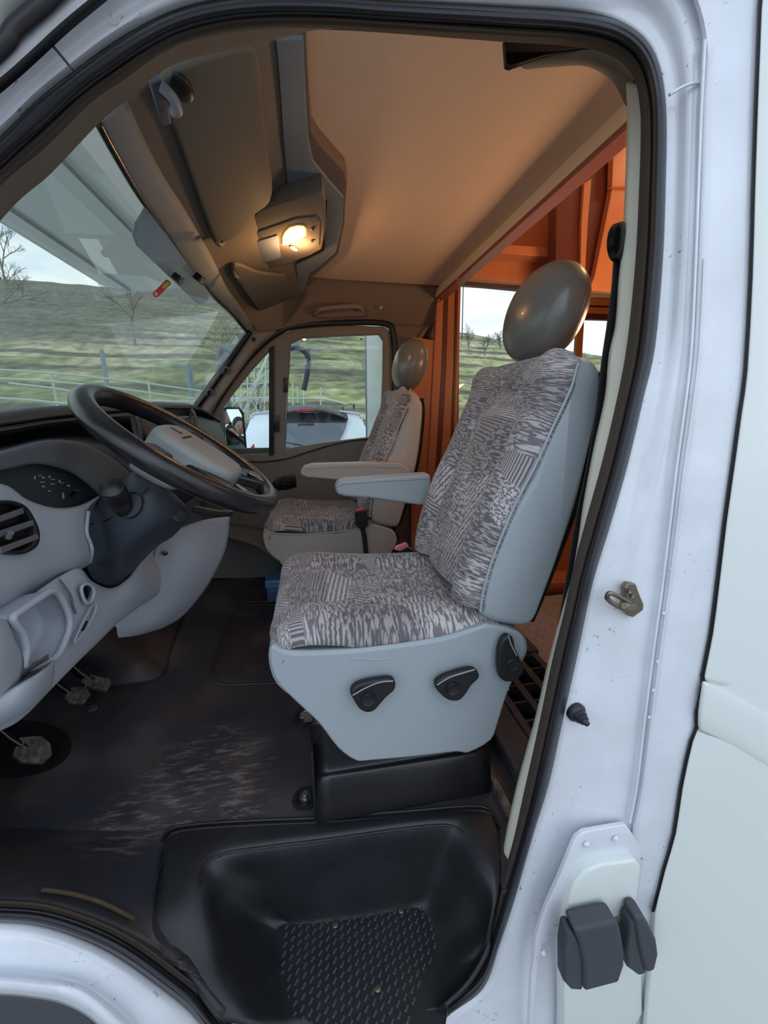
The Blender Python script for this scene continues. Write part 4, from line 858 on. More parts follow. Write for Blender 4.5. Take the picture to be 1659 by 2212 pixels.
# steering column shroud with stalks
co = thing('steering_shroud', 'dark blue-grey steering column shroud below the wheel', 'steering shroud', py_(290, 1130, .9))
SR = [[(212, 1078, 1.0), (245, 1045, .95), (285, 1020, .93), (305, 1018, .95), (335, 1028, 1.02)], [(188, 1110, .98), (222, 1090, .89), (290, 1060, .865), (350, 1060, .90), (388, 1078, .99)], [(190, 1150, .98), (228, 1135, .875), (290, 1110, .85), (352, 1096, .88), (406, 1098, .98)],
      [(198, 1190, .99), (234, 1180, .885), (290, 1158, .86), (350, 1135, .89), (402, 1125, .99)], [(187, 1222, 1.0), (222, 1222, .93), (268, 1203, .90), (322, 1172, .92), (372, 1160, 1.0)], [(203, 1254, 1.04), (238, 1267, 1.02), (268, 1255, 1.02), (302, 1218, 1.02), (345, 1174, 1.04)]]
patch('shroud', [[py_(*p) for p in r_] for r_ in SR], M['column'], co, nu=6, nv=6, thick=.015)
tube('shroud_joint', [py_(192, 1133, .958), py_(228, 1125, .873), py_(248, 1112, .862)], .0012, M['gloss'], co, n=3)
tube('shroud_joint', [py_(300, 1075, .856), py_(322, 1052, .872)], .0012, M['gloss'], co, n=3)
plate('stalk_recess', [[py_(x, y, .848) for x, y in ((250, 1098), (258, 1078), (284, 1064), (300, 1068), (308, 1084), (303, 1104), (286, 1118), (268, 1116))]], M['column'], co, depth=.02, smooth_loops='all', bevel=.002, n=(0, -1, .1))
tube('recess_rim', [py_(x, y, .846) for x, y in ((250, 1098), (258, 1078), (284, 1064), (300, 1068), (308, 1084), (303, 1104), (286, 1118), (268, 1116))], .0016, M['gloss'], co, closed=True, n=3)
b0 = py_(270, 1100, .86); t0 = py_(239, 1050, .80); ax_ = (t0 - b0); Ls = ax_.length
lk = lathe('light_stalk', b0, ax_, ((0, .018), (Ls * .35, .020), (Ls * .38, .018), (Ls * .5, .018), (Ls * .52, .021), (Ls * .80, .022), (Ls * .9, .022), (Ls * .95, .0205), (Ls * .96, .017), (Ls, .013), (Ls * 1.01, .001)), M['black'], co, sides=24)
q = py_(385, 1110, .93); lathe('ignition_lock', q, (.7, -.6, .2), ((-.02, .018), (.004, .018), (.006, .013), (.001, .012), (.001, .001)), M['dash_dark'], co)
prism('wiper_stalk', [py_(412, 1095, 1.12), py_(470, 1106, 1.16), py_(503, 1106, 1.18), py_(500, 1116, 1.18), py_(460, 1118, 1.16), py_(412, 1108, 1.12)], (0, .03, 0), M['black'], co, bevel=.006)

# steering wheel
wc = Vector((-.283, .985, 1.615)); wdn = Vector((.811, 0, -.584)).normalized(); wnn = Vector((.584, 0, .811)).normalized(); wy = Vector((0, 1, 0))
def WH(u, v, w=0): return wc + wdn * u + wy * v + wnn * w
sw = thing('steering_wheel', 'black four-spoke steering wheel with a grey hub pad', 'steering wheel', wc)
tube('rim', [WH(.212 * math.cos(a), .212 * math.sin(a)) for a in [2 * math.pi * i / 64 for i in range(64)]], .0225, M['leather'], sw, closed=True, sides=16)
pad = [(-.072, -.05), (-.06, -.075), (-.02, -.085), (.06, -.085), (.115, -.06), (.125, 0), (.115, .06), (.06, .085), (-.02, .085), (-.06, .075), (-.072, .05), (-.076, 0)]
prism('hub_pad', [WH(u, v, -.035) for u, v in pad], wnn * .062, M['hub'], sw, bevel=.016, seg=5, smooth_poly=True)
prism('hub_skirt', [WH(u * .55 - .035, v * .9, -.085) for u, v in pad], wnn * .055, M['hub'], sw, bevel=.012, seg=4, smooth_poly=True)
for s in (-1, 1):
    prism('spoke', [WH(.0, s * .075, -.03), WH(.10, s * .05, -.03), WH(.192, s * .085, -.008), WH(.155, s * .145, -.008), WH(.07, s * .105, -.025)], wnn * .028, M['leather'], sw, bevel=.007)
    prism('spoke', [WH(-.05, s * .07, -.025), WH(.0, s * .075, -.025), WH(-.02, s * .21, -.008), WH(-.055, s * .205, -.008)], wnn * .02, M['leather'], sw, bevel=.007)
    plate('spoke_button', [[WH(.135, s * .075, .016), WH(.165, s * .09, .016), WH(.155, s * .115, .016), WH(.13, s * .10, .016)]], M['gloss'], sw, depth=.006, n=wnn, bevel=.001)
prism('hub_emblem', [WH(-.055, -.006, .0265), WH(-.03, -.006, .0265), WH(-.03, .006, .0265), WH(-.055, .006, .0265)], wnn * .003, M['gloss'], sw, bevel=.0008)
prism('hub_slot', [WH(-.02, -.035, .0265), WH(-.014, -.035, .0265), WH(-.014, .03, .0265), WH(-.02, .03, .0265)], wnn * .0015, M['gloss'], sw, bevel=.0004)

# ================================================================ FLOOR
def Z(x, y, v): return pz_(x, y, v)
G_ = [(470, 2205, .60), (400, 2110, .66), (312, 1985, .715), (330, 1880, .72), (356, 1803, .72), (400, 1783, .72), (550, 1772, .72), (700, 1766, .72), (880, 1752, .72), (1040, 1742, .72), (1075, 1780, .72), (1082, 1850, .72), (1078, 1925, .70), (1062, 1990, .66), (1052, 2045, .61), (1012, 2115, .57), (960, 2165, .54)]
R_ = [(545, 2215, .57), (475, 2100, .63), (437, 1985, .69), (430, 1915, .715), (443, 1868, .72), (490, 1843, .72), (590, 1828, .72), (720, 1812, .72), (860, 1792, .72), (965, 1783, .72), (1000, 1800, .72), (1035, 1870, .71), (1060, 1935, .69), (1055, 2000, .65), (1040, 2055, .59), (1000, 2118, .55), (955, 2168, .53)]
M_ = [(600, 2215, .53), (530, 2080, .57), (490, 1990, .62), (490, 1940, .64), (520, 1910, .64), (560, 1900, .63), (640, 1900, .62), (750, 1885, .62), (860, 1868, .62), (935, 1862, .62), (965, 1880, .62), (1000, 1940, .61), (1030, 1990, .60), (1040, 2030, .60), (1022, 2075, .56), (985, 2125, .53), (950, 2172, .52)]
B_ = [(640, 2215, .505), (600, 2080, .505), (578, 2010, .51), (580, 1990, .515), (600, 1980, .515), (630, 1984, .512), (690, 1982, .51), (780, 1970, .51), (860, 1955, .51), (900, 1948, .51), (925, 1958, .51), (945, 2000, .51), (960, 2040, .51), (965, 2080, .51), (960, 2110, .507), (950, 2145, .505), (935, 2180, .503)]
F_ = [(700, 2215, .5), (680, 2120, .5), (640, 2040, .5), (630, 2020, .5), (640, 2010, .5), (670, 2010, .5), (720, 2008, .5), (790, 1998, .5), (860, 1985, .5), (880, 1985, .5), (895, 2000, .5), (900, 2040, .5), (905, 2080, .5), (905, 2110, .5), (905, 2140, .5), (900, 2165, .5), (890, 2190, .5)]
mat_loop = [Z(-260, 1785, .72), Z(0, 1788, .72), Z(200, 1795, .72)] + [Z(x, y, .72) for x, y, z in G_[4:12]] + [Z(1086, 1925, .72), Vector((.62, .60, .72)), Vector((.62, 2.42, .72)), Vector((-.82, 2.42, .72)), Vector((-1.2, .9, .72))]
fl = plate('floor', [mat_loop], M['rubber'], None, depth=.02, n=(0, 0, 1), smooth=False)
tag(fl, 'black textured rubber floor mat with dusty shoe marks', kind='structure')
sl_top = [Z(-260, 1785, .72), Z(0, 1788, .72), Z(120, 1792, .72), Z(230, 1796, .72), Z(300, 1798, .72), Z(356, 1803, .72), Z(320, 1985, .715), Z(405, 2110, .66), Z(480, 2200, .60)]
sl_bot = [D(-200, 1938, .03), D(0, 1940, .03), D(110, 1950, .03), D(200, 1978, .03), D(262, 2008, .03), D(318, 2038, .03), D(345, 2058, .03), D(428, 2122, .03), D(490, 2210, .03)]
sm = []
for t, b, k in zip(sl_top, sl_bot, range(9)):
    m1 = t.lerp(b, .35) + Vector((0, 0, .012)); m2 = t.lerp(b, .75) + Vector((0, 0, .018)); sm.append([t, t.lerp(b, .08), m1, m2, b])
tag(patch('floor', sm, M['rubber'], None, nu=4, nv=4, thick=.012), 'dark rubber mat sloping over the front wheel arch, with a yellowish worn edge', kind='structure')
tube('worn_yellow_edge', [D(90, 1922, .045), D(150, 1930, .045), D(220, 1950, .045), D(290, 1985, .045)], .0035, mat('worn_ochre', (84, 72, 48), .9, var=.6, vscale=60, var2=(50, 44, 38)), bpy.data.objects['floor.001'], n=4)
stp = patch('entry_step', [[Z(*p) for p in q] for q in (G_, R_, M_, B_, F_)], M['black'], None, nu=5, nv=6, thick=.008, face=(0, 0, 3))
tag(stp, 'black moulded plastic entry step well with a chevron tread', 'step')
stp.data.materials[0] = mat('step_plastic', (24, 26, 30), .42, bump=.4, bscale=500, bdist=.001, var=.4, vscale=12, var2=(46, 46, 50))
plate('step_floor', [[Z(x, y, .501) for x, y in ((600, 1985), (760, 1975), (930, 1950), (985, 2050), (960, 2230), (680, 2260), (600, 2150))]], stp.data.materials[0], stp, depth=.01, n=(0, 0, 1))
vs, fs = [], []
o_ = Z(610, 1990, .502); ex = (Z(930, 1945, .502) - o_); ex.z = 0; ex.normalize(); ey = Vector((ex.y, -ex.x, 0))
for i in range(24):
    for j in range(15):
        c = o_ + ex * (.012 + i * .0165) + ey * (.012 + j * .0165 + (.008 if i % 2 else 0)) 
        if c.x < -.19 + max(0, (.72 - c.y)) * .12 or c.x > .235 + (.72 - c.y) * .1 or c.y < .505 or c.x > .235 - max(0, .61 - c.y) * .9: continue
        a = R(58 if (i + j) % 2 else 52); dx = (ex * math.cos(a) - ey * math.sin(a)); dy = Vector((-dx.y, dx.x, 0)); k = len(vs)
        for s, t, h in ((-1, -1, 0), (1, -1, 0), (1, 1, 0), (-1, 1, 0), (-.7, -.5, .003), (.7, -.5, .003), (.7, .5, .003), (-.7, .5, .003)):
            vs.append(c + dx * s * .0065 + dy * t * .0026 + Vector((0, 0, h)))
        fs += [(k, k + 1, k + 5, k + 4), (k + 1, k + 2, k + 6, k + 5), (k + 2, k + 3, k + 7, k + 6), (k + 3, k, k + 4, k + 7), (k + 4, k + 5, k + 6, k + 7)]
tb = mesh('tread_bumps', vs, fs, mat('tread_top', (66, 66, 72), .5), stp, smooth=False); tb['kind'] = 'stuff'
for x, y in ((866, 1968), (724, 1999), (816, 2136)): lathe('screw', Z(x, y, .503), (0, 0, 1), ((0, .007), (.003, .007), (.004, .005), (.0041, .001)), M['striker'], stp, sides=14)
for off, r_ in ((0, .0035), (1, .0025)):
    tube('rim_ridge', [Z(x + 6 * off, y + 10 * off, z + .002) for x, y, z in G_[2:11]], r_, M['black'], stp, n=5)
tube('rim_ridge', [Z(x, y, z + .001) for x, y, z in R_[3:11]], .003, stp.data.materials[0], stp, n=5)
fk = prism('paint_flake', [Z(*p, .722) for p in ((515, 1800), (522, 1798), (538, 1812), (541, 1826), (533, 1828), (524, 1812), (518, 1826), (513, 1812))], (0, 0, .002), M['greyprint'], None, bevel=0)
tag(fk, 'small pale flake of debris on the step rim', 'debris')
# toe board and far mat edges
patch('toe_board', [[Z(200, 1490, .722), Z(345, 1465, .722), Z(372, 1400, .722), Z(405, 1320, .722), Z(470, 1180, .722)], [Z(150, 1450, .80), Z(290, 1430, .80), Z(330, 1360, .80), Z(372, 1285, .80), Z(440, 1150, .80)], [Z(60, 1400, .98), Z(180, 1370, .98), Z(250, 1300, .98), Z(300, 1220, .98), Z(380, 1100, .98)]], M['rubber'], fl, nu=4, nv=4, thick=.01)
box('bulkhead', (-1.25, .62, .60), (-1.0, 2.42, 1.62), M['black'], None, bevel=0).name = 'wall_front'
tag(bpy.data.objects['wall_front.001'], 'black bulkhead behind the pedals', kind='structure') if 'wall_front.001' in bpy.data.objects else None
for k in (0, 1):
    tube('hatch_groove', [Z(x + 8 * k, y + (6 if y < 1340 else 0) * k - (6 if y > 1450 else 0) * k, .722) for x, y in ((640, 1299), (560, 1300), (520, 1304), (500, 1328), (472, 1400), (454, 1448), (459, 1468), (482, 1479), (560, 1477), (640, 1474))], .004 if not k else .0028, M['rubber'], fl, n=4)
tube('pale_edge', [Z(494, 1160, .80), Z(530, 1172, .79), Z(562, 1194, .77), Z(588, 1222, .74)], .004, M['bluegrey'], fl, n=4)
patch('far_arch', [[py_(480, 1130, 2.36), py_(560, 1140, 2.36), py_(640, 1170, 2.36)], [py_(490, 1160, 2.25), py_(552, 1178, 2.22), py_(600, 1215, 2.2)]], M['doorpanel'], fl, nu=4, nv=3, thick=.01)
for x, y in ((655, 1550), (660, 1725)):
    q = Z(x, y, .722); b = thing('floor_bolt', 'zinc hex bolt in a round recess, %s of the two beside the seat box' % ('farther' if y < 1600 else 'nearer'), 'bolt', q, 'bolts holding the driver seat box')
    lathe('rubber_ring', q, (0, 0, 1), ((0, .034), (.004, .033), (.005, .026), (.002, .022)), M['black'], b, sides=24)
    lathe('washer', q, (0, 0, 1), ((0, .014), (.006, .014), (.0065, .012)), M['steel'], b, sides=20)
    cyl('hex_head', q, q + Vector((0, 0, .018)), .0095, M['steel'], b, sides=6, bevel=.001)
# pedals
PN = Vector((.62, -.25, .74)).normalized()
def pedal(px, zc, label, arm):
    cx_ = sum(p[0] for p in px) / len(px); cy_ = sum(p[1] for p in px) / len(px); c = Z(cx_, cy_, zc)
    t = thing('pedal', label, 'pedal', c, 'foot pedals')
    pp = [pp_(x, y, c, PN) for x, y in px]
    prism('pad', pp, -PN * .014, M['pedal'], t, bevel=.003)
    x0 = min(p[0] for p in px); x1 = max(p[0] for p in px); y0 = min(p[1] for p in px); y1 = max(p[1] for p in px)
    for k in range(4):
        xx = x0 + (x1 - x0) * (.22 + .19 * k)
        tube('grip_rib', [pp_(xx - 6, y1 - (y1 - y0) * .22, c + PN * .001, PN), pp_(xx + 4, y0 + (y1 - y0) * .2, c + PN * .001, PN)], .003, M['pedal'], t, sides=6)
    tube('arm', [c - PN * .012, c + Vector((-.07, 0, .08)), c + Vector((-.14, 0, .28))], .009, M['gloss'], t, n=4)
pedal([(28, 1630), (42, 1592), (90, 1588), (110, 1606), (114, 1630), (96, 1648), (50, 1646)], .80, 'largest worn rubber clutch pedal nearest the door', 1)
pedal([(140, 1504), (156, 1482), (186, 1484), (198, 1500), (182, 1520), (152, 1518)], .80, 'small worn brake pedal in the middle', 1)
pedal([(176, 1468), (196, 1456), (238, 1466), (242, 1478), (232, 1492), (200, 1484)], .82, 'ribbed accelerator pedal farthest from the door', 1)
ov = plate('clutch_recess', [[Z(x, y, .7225) for x, y in ((-120, 1600), (-40, 1560), (60, 1556), (130, 1574), (154, 1606), (140, 1640), (90, 1668), (10, 1680), (-90, 1672))]], M['black'], fl, depth=.003, n=(0, 0, 1), smooth_loops='all')
q = Z(201, 1531, .724); lathe('pedal_stop', q, (0, 0, 1), ((0, .016), (.008, .015), (.009, .008), (.003, .007)), M['cap'], fl)

# ---- seat box
sb = thing('seat_box', 'black painted steel seat box under the driver seat', 'seat box', Vector((.2, 1.0, .72)))
x0, x1 = -.028, .425
prof = [(.770, .722), (.766, .735), (.775, .80), (.786, .835), (.800, .842), (.806, .86), (.806, .90), (.806, .985)]
patch('front_panel', [[Vector((x0, y, z)), Vector((x0 + .15, y - .001, z)), Vector((x0 + .3, y - .001, z)), Vector((x1, y, z))] for y, z in prof], M['gloss'], sb, nu=3, nv=5, thick=.004)
sb.children[0].data.materials[0] = mat('box_black_paint', (28, 28, 31), .35, bump=.2, bscale=150)
box('box_body', (x0, .812, .722), (x1, 1.24, .985), sb.children[0].data.materials[0], sb, bevel=.006)
box('side_flange', (x0 - .006, .772, .722), (x0, 1.24, .93), sb.children[0].data.materials[0], sb, bevel=.001)
box('seat_rail', (x0 - .02, .83, .965), (x1 + .02, .86, 1.0), M['striker'], sb, bevel=.002)

# ---- grate behind the seat
gr = thing('floor_grate', 'dusty black slatted plastic grate on the floor behind the driver seat', 'grate', Vector((.6, 1.0, .73)))
for k, x in enumerate((.592, .668, .744, .820)):
    box('slat', (x, .66, .74), (x + .026, 1.27, .775), M['grate'], gr, bevel=.002)
for y in [.70 + .078 * i for i in range(8)]:
    box('cross_bar', (.60, y, .735), (.83, y + .008, .770), M['grate'], gr, bevel=.001)
box('frame', (.50, .66, .722), (.592, 1.27, .772), M['grate'], gr, bevel=.006)
box('frame', (.60, 1.26, .722), (.86, 1.42, .782), M['cap'], gr, bevel=.004)
box('tray', (.592, .66, .7215), (.86, 1.27, .726), M['gloss'], gr, bevel=0)
ra = prism('worn_rail', [Vector((.437, .70, .722)), Vector((.455, .70, .722)), Vector((.455, .70, .742)), Vector((.437, .70, .742))], (0, .42, 0), M['striker'], None, bevel=.002)
ra.name = 'floor_rail'; tag(ra, 'rust-worn metal rail on the floor beside the seat box', 'rail')
ra.data.materials[0] = mat('rusty_worn_metal', (66, 62, 62), .5, .4, var=.8, vscale=30, var2=(150, 140, 132))

# ================================================================ SEATS
def uvs(o, W, H, w, h):
    me = o.data; ul = me.uv_layers.new(name='UVMap')
    for lp in me.loops:
        i = lp.vertex_index; ul.data[lp.index].uv = (me.vertices[i].co.y, (i // W) / (H - 1) * h)
def driver_px(l, Y=.765): return [py_(x, y, Y) for x, y in l]
SEAM = driver_px([(1257, 757), (1247, 764), (1240, 790), (1230, 832), (1210, 880), (1188, 925), (1150, 1010), (1110, 1085), (1078, 1160), (1052, 1230), (1037, 1290), (1034, 1320)])
SHELL = driver_px([(1250, 760), (1272, 756), (1292, 766), (1303, 790), (1300, 850), (1283, 950), (1254, 1080), (1212, 1200), (1172, 1300), (1150, 1350), (1125, 1358), (1075, 1350), (1048, 1338)]) + [p + Vector((.012, 0, 0)) for p in reversed(SEAM[2:])]
SKIRT = driver_px([(586, 1394), (580, 1430), (598, 1480), (650, 1518), (706, 1535), (1075, 1500), (1096, 1478), (1133, 1425), (1140, 1392), (1122, 1366), (1060, 1350), (1030, 1356), (950, 1380), (800, 1402), (690, 1410), (620, 1410)])
APRON = driver_px([(587, 1394), (582, 1430), (600, 1478), (650, 1528), (690, 1566), (730, 1618), (768, 1645), (800, 1645), (900, 1636), (985, 1626), (1012, 1628), (1062, 1600), (1078, 1560), (1100, 1492), (1131, 1425), (1138, 1392), (1121, 1367), (1060, 1351), (1030, 1357), (950, 1381), (800, 1402), (690, 1410), (620, 1409)], .757)
def drop(v):
    e = abs(2 * v - 1)
    return (.055 if v > .5 else .018) * max(0, (e - .55) / .45) ** 2.2
def seat(label, dx, dz, mirror, vin, apron):
    Y0 = .765; Wd = .50
    def T(p, v):   # v 0..1 across from the outer to the inner side
        y = Y0 + Wd * v if not mirror else 2.215 - Wd * v
        return Vector((p.x + dx, y, p.z + dz))
    sgn = -1 if mirror else 1
    t = thing('cab_seat', label, 'seat', T(Vector((.17, 0, .97)), .5), 'cab seats')
    E = Vector((0, sgn * Wd, 0))
    prism('cushion_base', [T(p, 0) for p in cr(SKIRT, 3, True)], E, vin, t, bevel=.028, seg=5)
    if apron:
        prism('side_apron', [Vector((p.x + dx, .757, p.z + dz)) for p in cr(APRON, 3, True)], (0, .022, 0), vin, t, bevel=.009, seg=4)
    Q = cr(SHELL, 3, True); qc = sum(Q, Vector()) / len(Q); zt = max(p.z for p in Q); vs, fs = [], []; nq = len(Q)
    VV = [0, .004, .014, .032, .06, .1, .16, .25, .4, .6, .75, .84, .9, .94, .968, .986, .996, 1]
    for v in VV:
        e_ = min(v, 1 - v) * Wd; ins = .024 - math.sqrt(max(0, .024 ** 2 - max(0, .024 - e_) ** 2))
        for p in Q:
            d_ = (qc - p).normalized(); pp = p + Vector((d_.x, 0, d_.z)) * ins
            pp = pp + Vector((0, 0, -drop(v) * max(0, min(1, (p.z - zt + .12) / .12)) ** 1.5))
            vs.append(T(pp, v))
    for i in range(len(VV) - 1):
        for j in range(nq): fs.append((i * nq + j, i * nq + (j + 1) % nq, (i + 1) * nq + (j + 1) % nq, (i + 1) * nq + j))
    fs.append(tuple(range(nq))); fs.append(tuple((len(VV) - 1) * nq + j for j in range(nq)))
    mesh('backrest_shell', vs, fs, vin, t)
    bk = driver_px([(1298, 790), (1303, 800), (1299, 860), (1281, 960), (1252, 1085), (1210, 1205), (1170, 1305), (1150, 1350), (1142, 1350)])
    pts = cr(bk[1:-1], 4); poly = pts + [p + Vector((.014, 0, -.004)) for p in reversed(pts)]
    prism('back_cover', [T(p, .03) for p in poly], E * .94, M['gloss'], t, bevel=.003)
    # fabric back panel with side bolsters
    Ps = cr(SEAM, 3); rows = []; n = len(Ps)
    off = [(0, -.012), (.025, .006), (.07, .026), (.14, .036), (.21, .026), (.255, .008), (.30, .012), (.40, .018), (.5, .020), (.6, .018), (.70, .012), (.745, .008), (.79, .026), (.86, .036), (.93, .026), (.975, .006), (1, -.012)]
    for i, p in enumerate(Ps):
        a = Ps[max(i - 1, 0)]; b = Ps[min(i + 1, n - 1)]; tg = (b - a).normalized(); nn = Vector((tg.z, 0, -tg.x))
        if nn.x > 0: nn = -nn
        s = i / (n - 1); k = min(1, s * 5.5) ** .5; mid = min(1, max(0, (s - .26) * 14)) 
        rw = []
        for v, o_ in off:
            inner = .255 <= v <= .745
            oo = .004 + (o_ - .004) * k if v not in (0, 1) else o_ * k
            if inner: oo = (o_ if mid > 0 else .022) * k if mid >= 1 else (.020 + (o_ - .020) * mid) * k
            if inner and 0 < mid < .99: oo -= .008
            # rounded top and bottom corners: pull edge columns in
            droop = Vector((0, 0, -drop(v) * max(0, 1 - s / .18) ** 1.5))
            rw.append(T(p + nn * oo + droop, v))
        rows.append(rw)
    o = patch('backrest_fabric', rows, M['fabric'], t, nu=2, nv=2, thick=.012, face=(-3, 1.3, 2))
    W_ = (len(off) - 1) * 2 + 1; H_ = (n - 1) * 2 + 1; uvs(o, W_, H_, .5, .66)
    # cushion fabric
    xs = [(.415, 1.232, .012), (.36, 1.238, .010), (.27, 1.240, .004), (.18, 1.243, 0), (.09, 1.250, 0), (.0, 1.262, 0), (-.05, 1.262, 0), (-.085, 1.252, 0), (-.106, 1.232, 0), (-.112, 1.214, .006), (-.108, 1.205, .012)]
    zo = [(0, -.050), (.02, -.020), (.06, .0), (.13, .010), (.20, .004), (.26, -.014), (.32, -.012), (.42, -.010), (.5, -.010), (.58, -.010), (.68, -.012), (.74, -.014), (.80, .004), (.87, .010), (.94, .0), (.98, -.020), (1, -.050)]
    rows = []
    for i, (x, z, e) in enumerate(xs):
        fr = max(0, (i - 4) / (len(xs) - 5)); rw = []
        for v, q in zo:
            edge = abs(v - .5) * 2
            q2 = q * (1 - .85 * fr) if edge < .9 else q * (1 - .35 * fr) + e * (1 if edge > .99 else .4)
            xx = x + (max(0, edge - .75) ** 2) * .5 * fr
            rw.append(T(Vector((xx, 0, z + q2)), v))
        rows.append(rw)
    o = patch('cushion_fabric', rows, M['fabric'], t, nu=2, nv=4, thick=.012, face=(0, 1.3, 4))
    uvs(o, (len(zo) - 1) * 2 + 1, (len(xs) - 1) * 4 + 1, .5, .60)
    # piping seams
    for v in (0, 1):
        vv = -.004 if v == 0 else 1.004
        tube('piping', [T(p + Vector((.004, 0, 0)) + Vector((0, 0, -drop(v))) * max(0, 1 - i / 5), vv) for i, p in enumerate(cr(SEAM[1:], 2))], .0032, vin, t, sides=8, n=2)
        cs = driver_px([(1052, 1347), (1030, 1354), (950, 1377), (800, 1399), (690, 1406), (630, 1406), (600, 1400), (588, 1390)])
        tube('piping', [T(p, vv) for p in cs], .0034, vin, t, sides=8, n=4)
    # headrest
    hc = T(Vector((.600, 0, 1.945)), .5); rot = Matrix.Rotation(R(14), 3, 'Y')
    hd = ellipsoid('headrest', hc, (.078, .138, .120), M['headrest'], t, rot=rot, p=2.15, nu=40, nv=26)
    lp = [hc + rot @ Vector((.020, math.cos(a) * .1335, math.sin(a) * .1145)) for a in [2 * math.pi * i / 48 for i in range(48)]]
    tube('seam', lp, .0022, M['headrest'], t if False else hd, closed=True, sides=6)
    for s in (-.05, .05): cyl('headrest_post', hc + Vector((.0, s, -.09)), hc + Vector((-.02, s, -.17)), .006, M['steel'], t)
    return t
VP = seat('driver seat with patchwork grey fabric, pale vinyl sides and black levers', 0, 0, False, M['vinyl'], True)
PS = seat('passenger seat beyond the driver seat, with pale beige vinyl and an armrest', -.118, -.02, True, M['vinyl_p'], False)
def lever(px, knob, stripe, label=None):
    P = [py_(x, y, .748) for x, y in px]
    lv = prism('lever', P, (0, -.020, 0), M['black'], VP, bevel=.006, seg=3, smooth_poly=True, cres=3)
    if label: lv['label'] = label
    q = py_(*knob, .728); lathe('pivot_cap', q, (0, -1, 0), ((-.004, .0155), (.004, .0155), (.006, .014), (.0045, .012), (.005, .001)), M['black'], lv, sides=22)
    tube('silver_line', [py_(x, y, .7265) for x, y in stripe], .0012, M['dash_light'], lv, n=4, sides=6)
lever([(755, 1483), (770, 1468), (805, 1459), (842, 1456), (851, 1466), (848, 1480), (832, 1494), (818, 1510), (806, 1523), (790, 1527), (774, 1519), (763, 1502)], (795, 1509), [(762, 1502), (790, 1486), (820, 1474), (849, 1471)])
lever([(934, 1470), (950, 1454), (980, 1443), (1010, 1436), (1025, 1440), (1028, 1454), (1012, 1470), (999, 1490), (986, 1502), (966, 1502), (948, 1490)], (977, 1486), [(944, 1480), (970, 1464), (1000, 1454), (1026, 1446)])
lever([(1084, 1366), (1100, 1369), (1105, 1392), (1118, 1418), (1123, 1438), (1112, 1456), (1092, 1463), (1074, 1456), (1068, 1430), (1071, 1390)], (1106, 1434), [(1098, 1372), (1104, 1392), (1116, 1416)])
tube('fold', [py_(x, y, .7565) for x, y in ((756, 1424), (790, 1424), (806, 1426), (842, 1422))], .0016, M['vinyl'], VP, n=3)
ar = prism('armrest', [py_(x, y, 1.275) for x, y in ((724, 1054), (730, 1042), (745, 1037), (850, 1029), (930, 1024), (935, 1092), (905, 1092), (800, 1077), (745, 1073), (728, 1068))], (0, .065, 0), M['vinyl'], VP, bevel=.014, seg=5)
tube('armrest_seam', [py_(x, y, 1.273) for x, y in ((727, 1060), (738, 1046), (850, 1038), (928, 1034))], .0016, M['vinyl'], ar, n=3)
ar = prism('armrest', [py_(x, y, 1.655) for x, y in ((649, 1020), (656, 1008), (675, 1003), (780, 1000), (862, 1000), (885, 1014), (886, 1026), (850, 1036), (770, 1040), (720, 1036), (662, 1031), (650, 1026))], (0, .06, 0), M['vinyl_p'], PS, bevel=.012, seg=5)
tube('armrest_seam', [py_(x, y, 1.653) for x, y in ((652, 1018), (662, 1012), (780, 1008), (870, 1010))], .0014, M['vinyl_p'], ar, n=3)
# passenger seat base, buckle stalks
box('seat_pedestal', (-.13, 1.74, .722), (.30, 2.16, .93), M['gloss'], None, bevel=.006)
tag(bpy.data.objects['seat_pedestal'], 'dark pedestal under the passenger seat', 'seat box')
b1 = thing('seat_belt_buckle', 'black belt buckle with red button standing beside the passenger seat', 'buckle', py_(783, 1130, 1.67), 'seat belt buckles')
prism('body', [py_(x, y, 1.67) for x, y in ((767, 1106), (792, 1102), (796, 1136), (790, 1141), (774, 1142), (768, 1132))], (0, .025, 0), M['black'], b1, bevel=.004)
prism('button', [py_(x, y, 1.672) for x, y in ((769, 1106), (790, 1102), (789, 1099), (770, 1103))], (0, .02, 0), M['red'], b1, bevel=.001)
strap('stalk', [py_(783, 1140, 1.683), py_(788, 1165, 1.69), py_(792, 1215, 1.69)], (1, 0, 0), .022, .006, M['belt'], b1)
b2 = thing('seat_belt_buckle', 'belt buckle with pink-red button just behind the driver seat cushion', 'buckle', py_(868, 1185, 1.33), 'seat belt buckles')
prism('button', [py_(x, y, 1.33) for x, y in ((853, 1188), (858, 1182), (878, 1174), (883, 1178), (880, 1182), (864, 1190))], (0, .02, 0), M['pink'], b2, bevel=.001)
prism('body', [py_(x, y, 1.332) for x, y in ((864, 1190), (880, 1182), (892, 1188), (896, 1240), (862, 1240))], (0, .025, 0), M['black'], b2, bevel=.003)
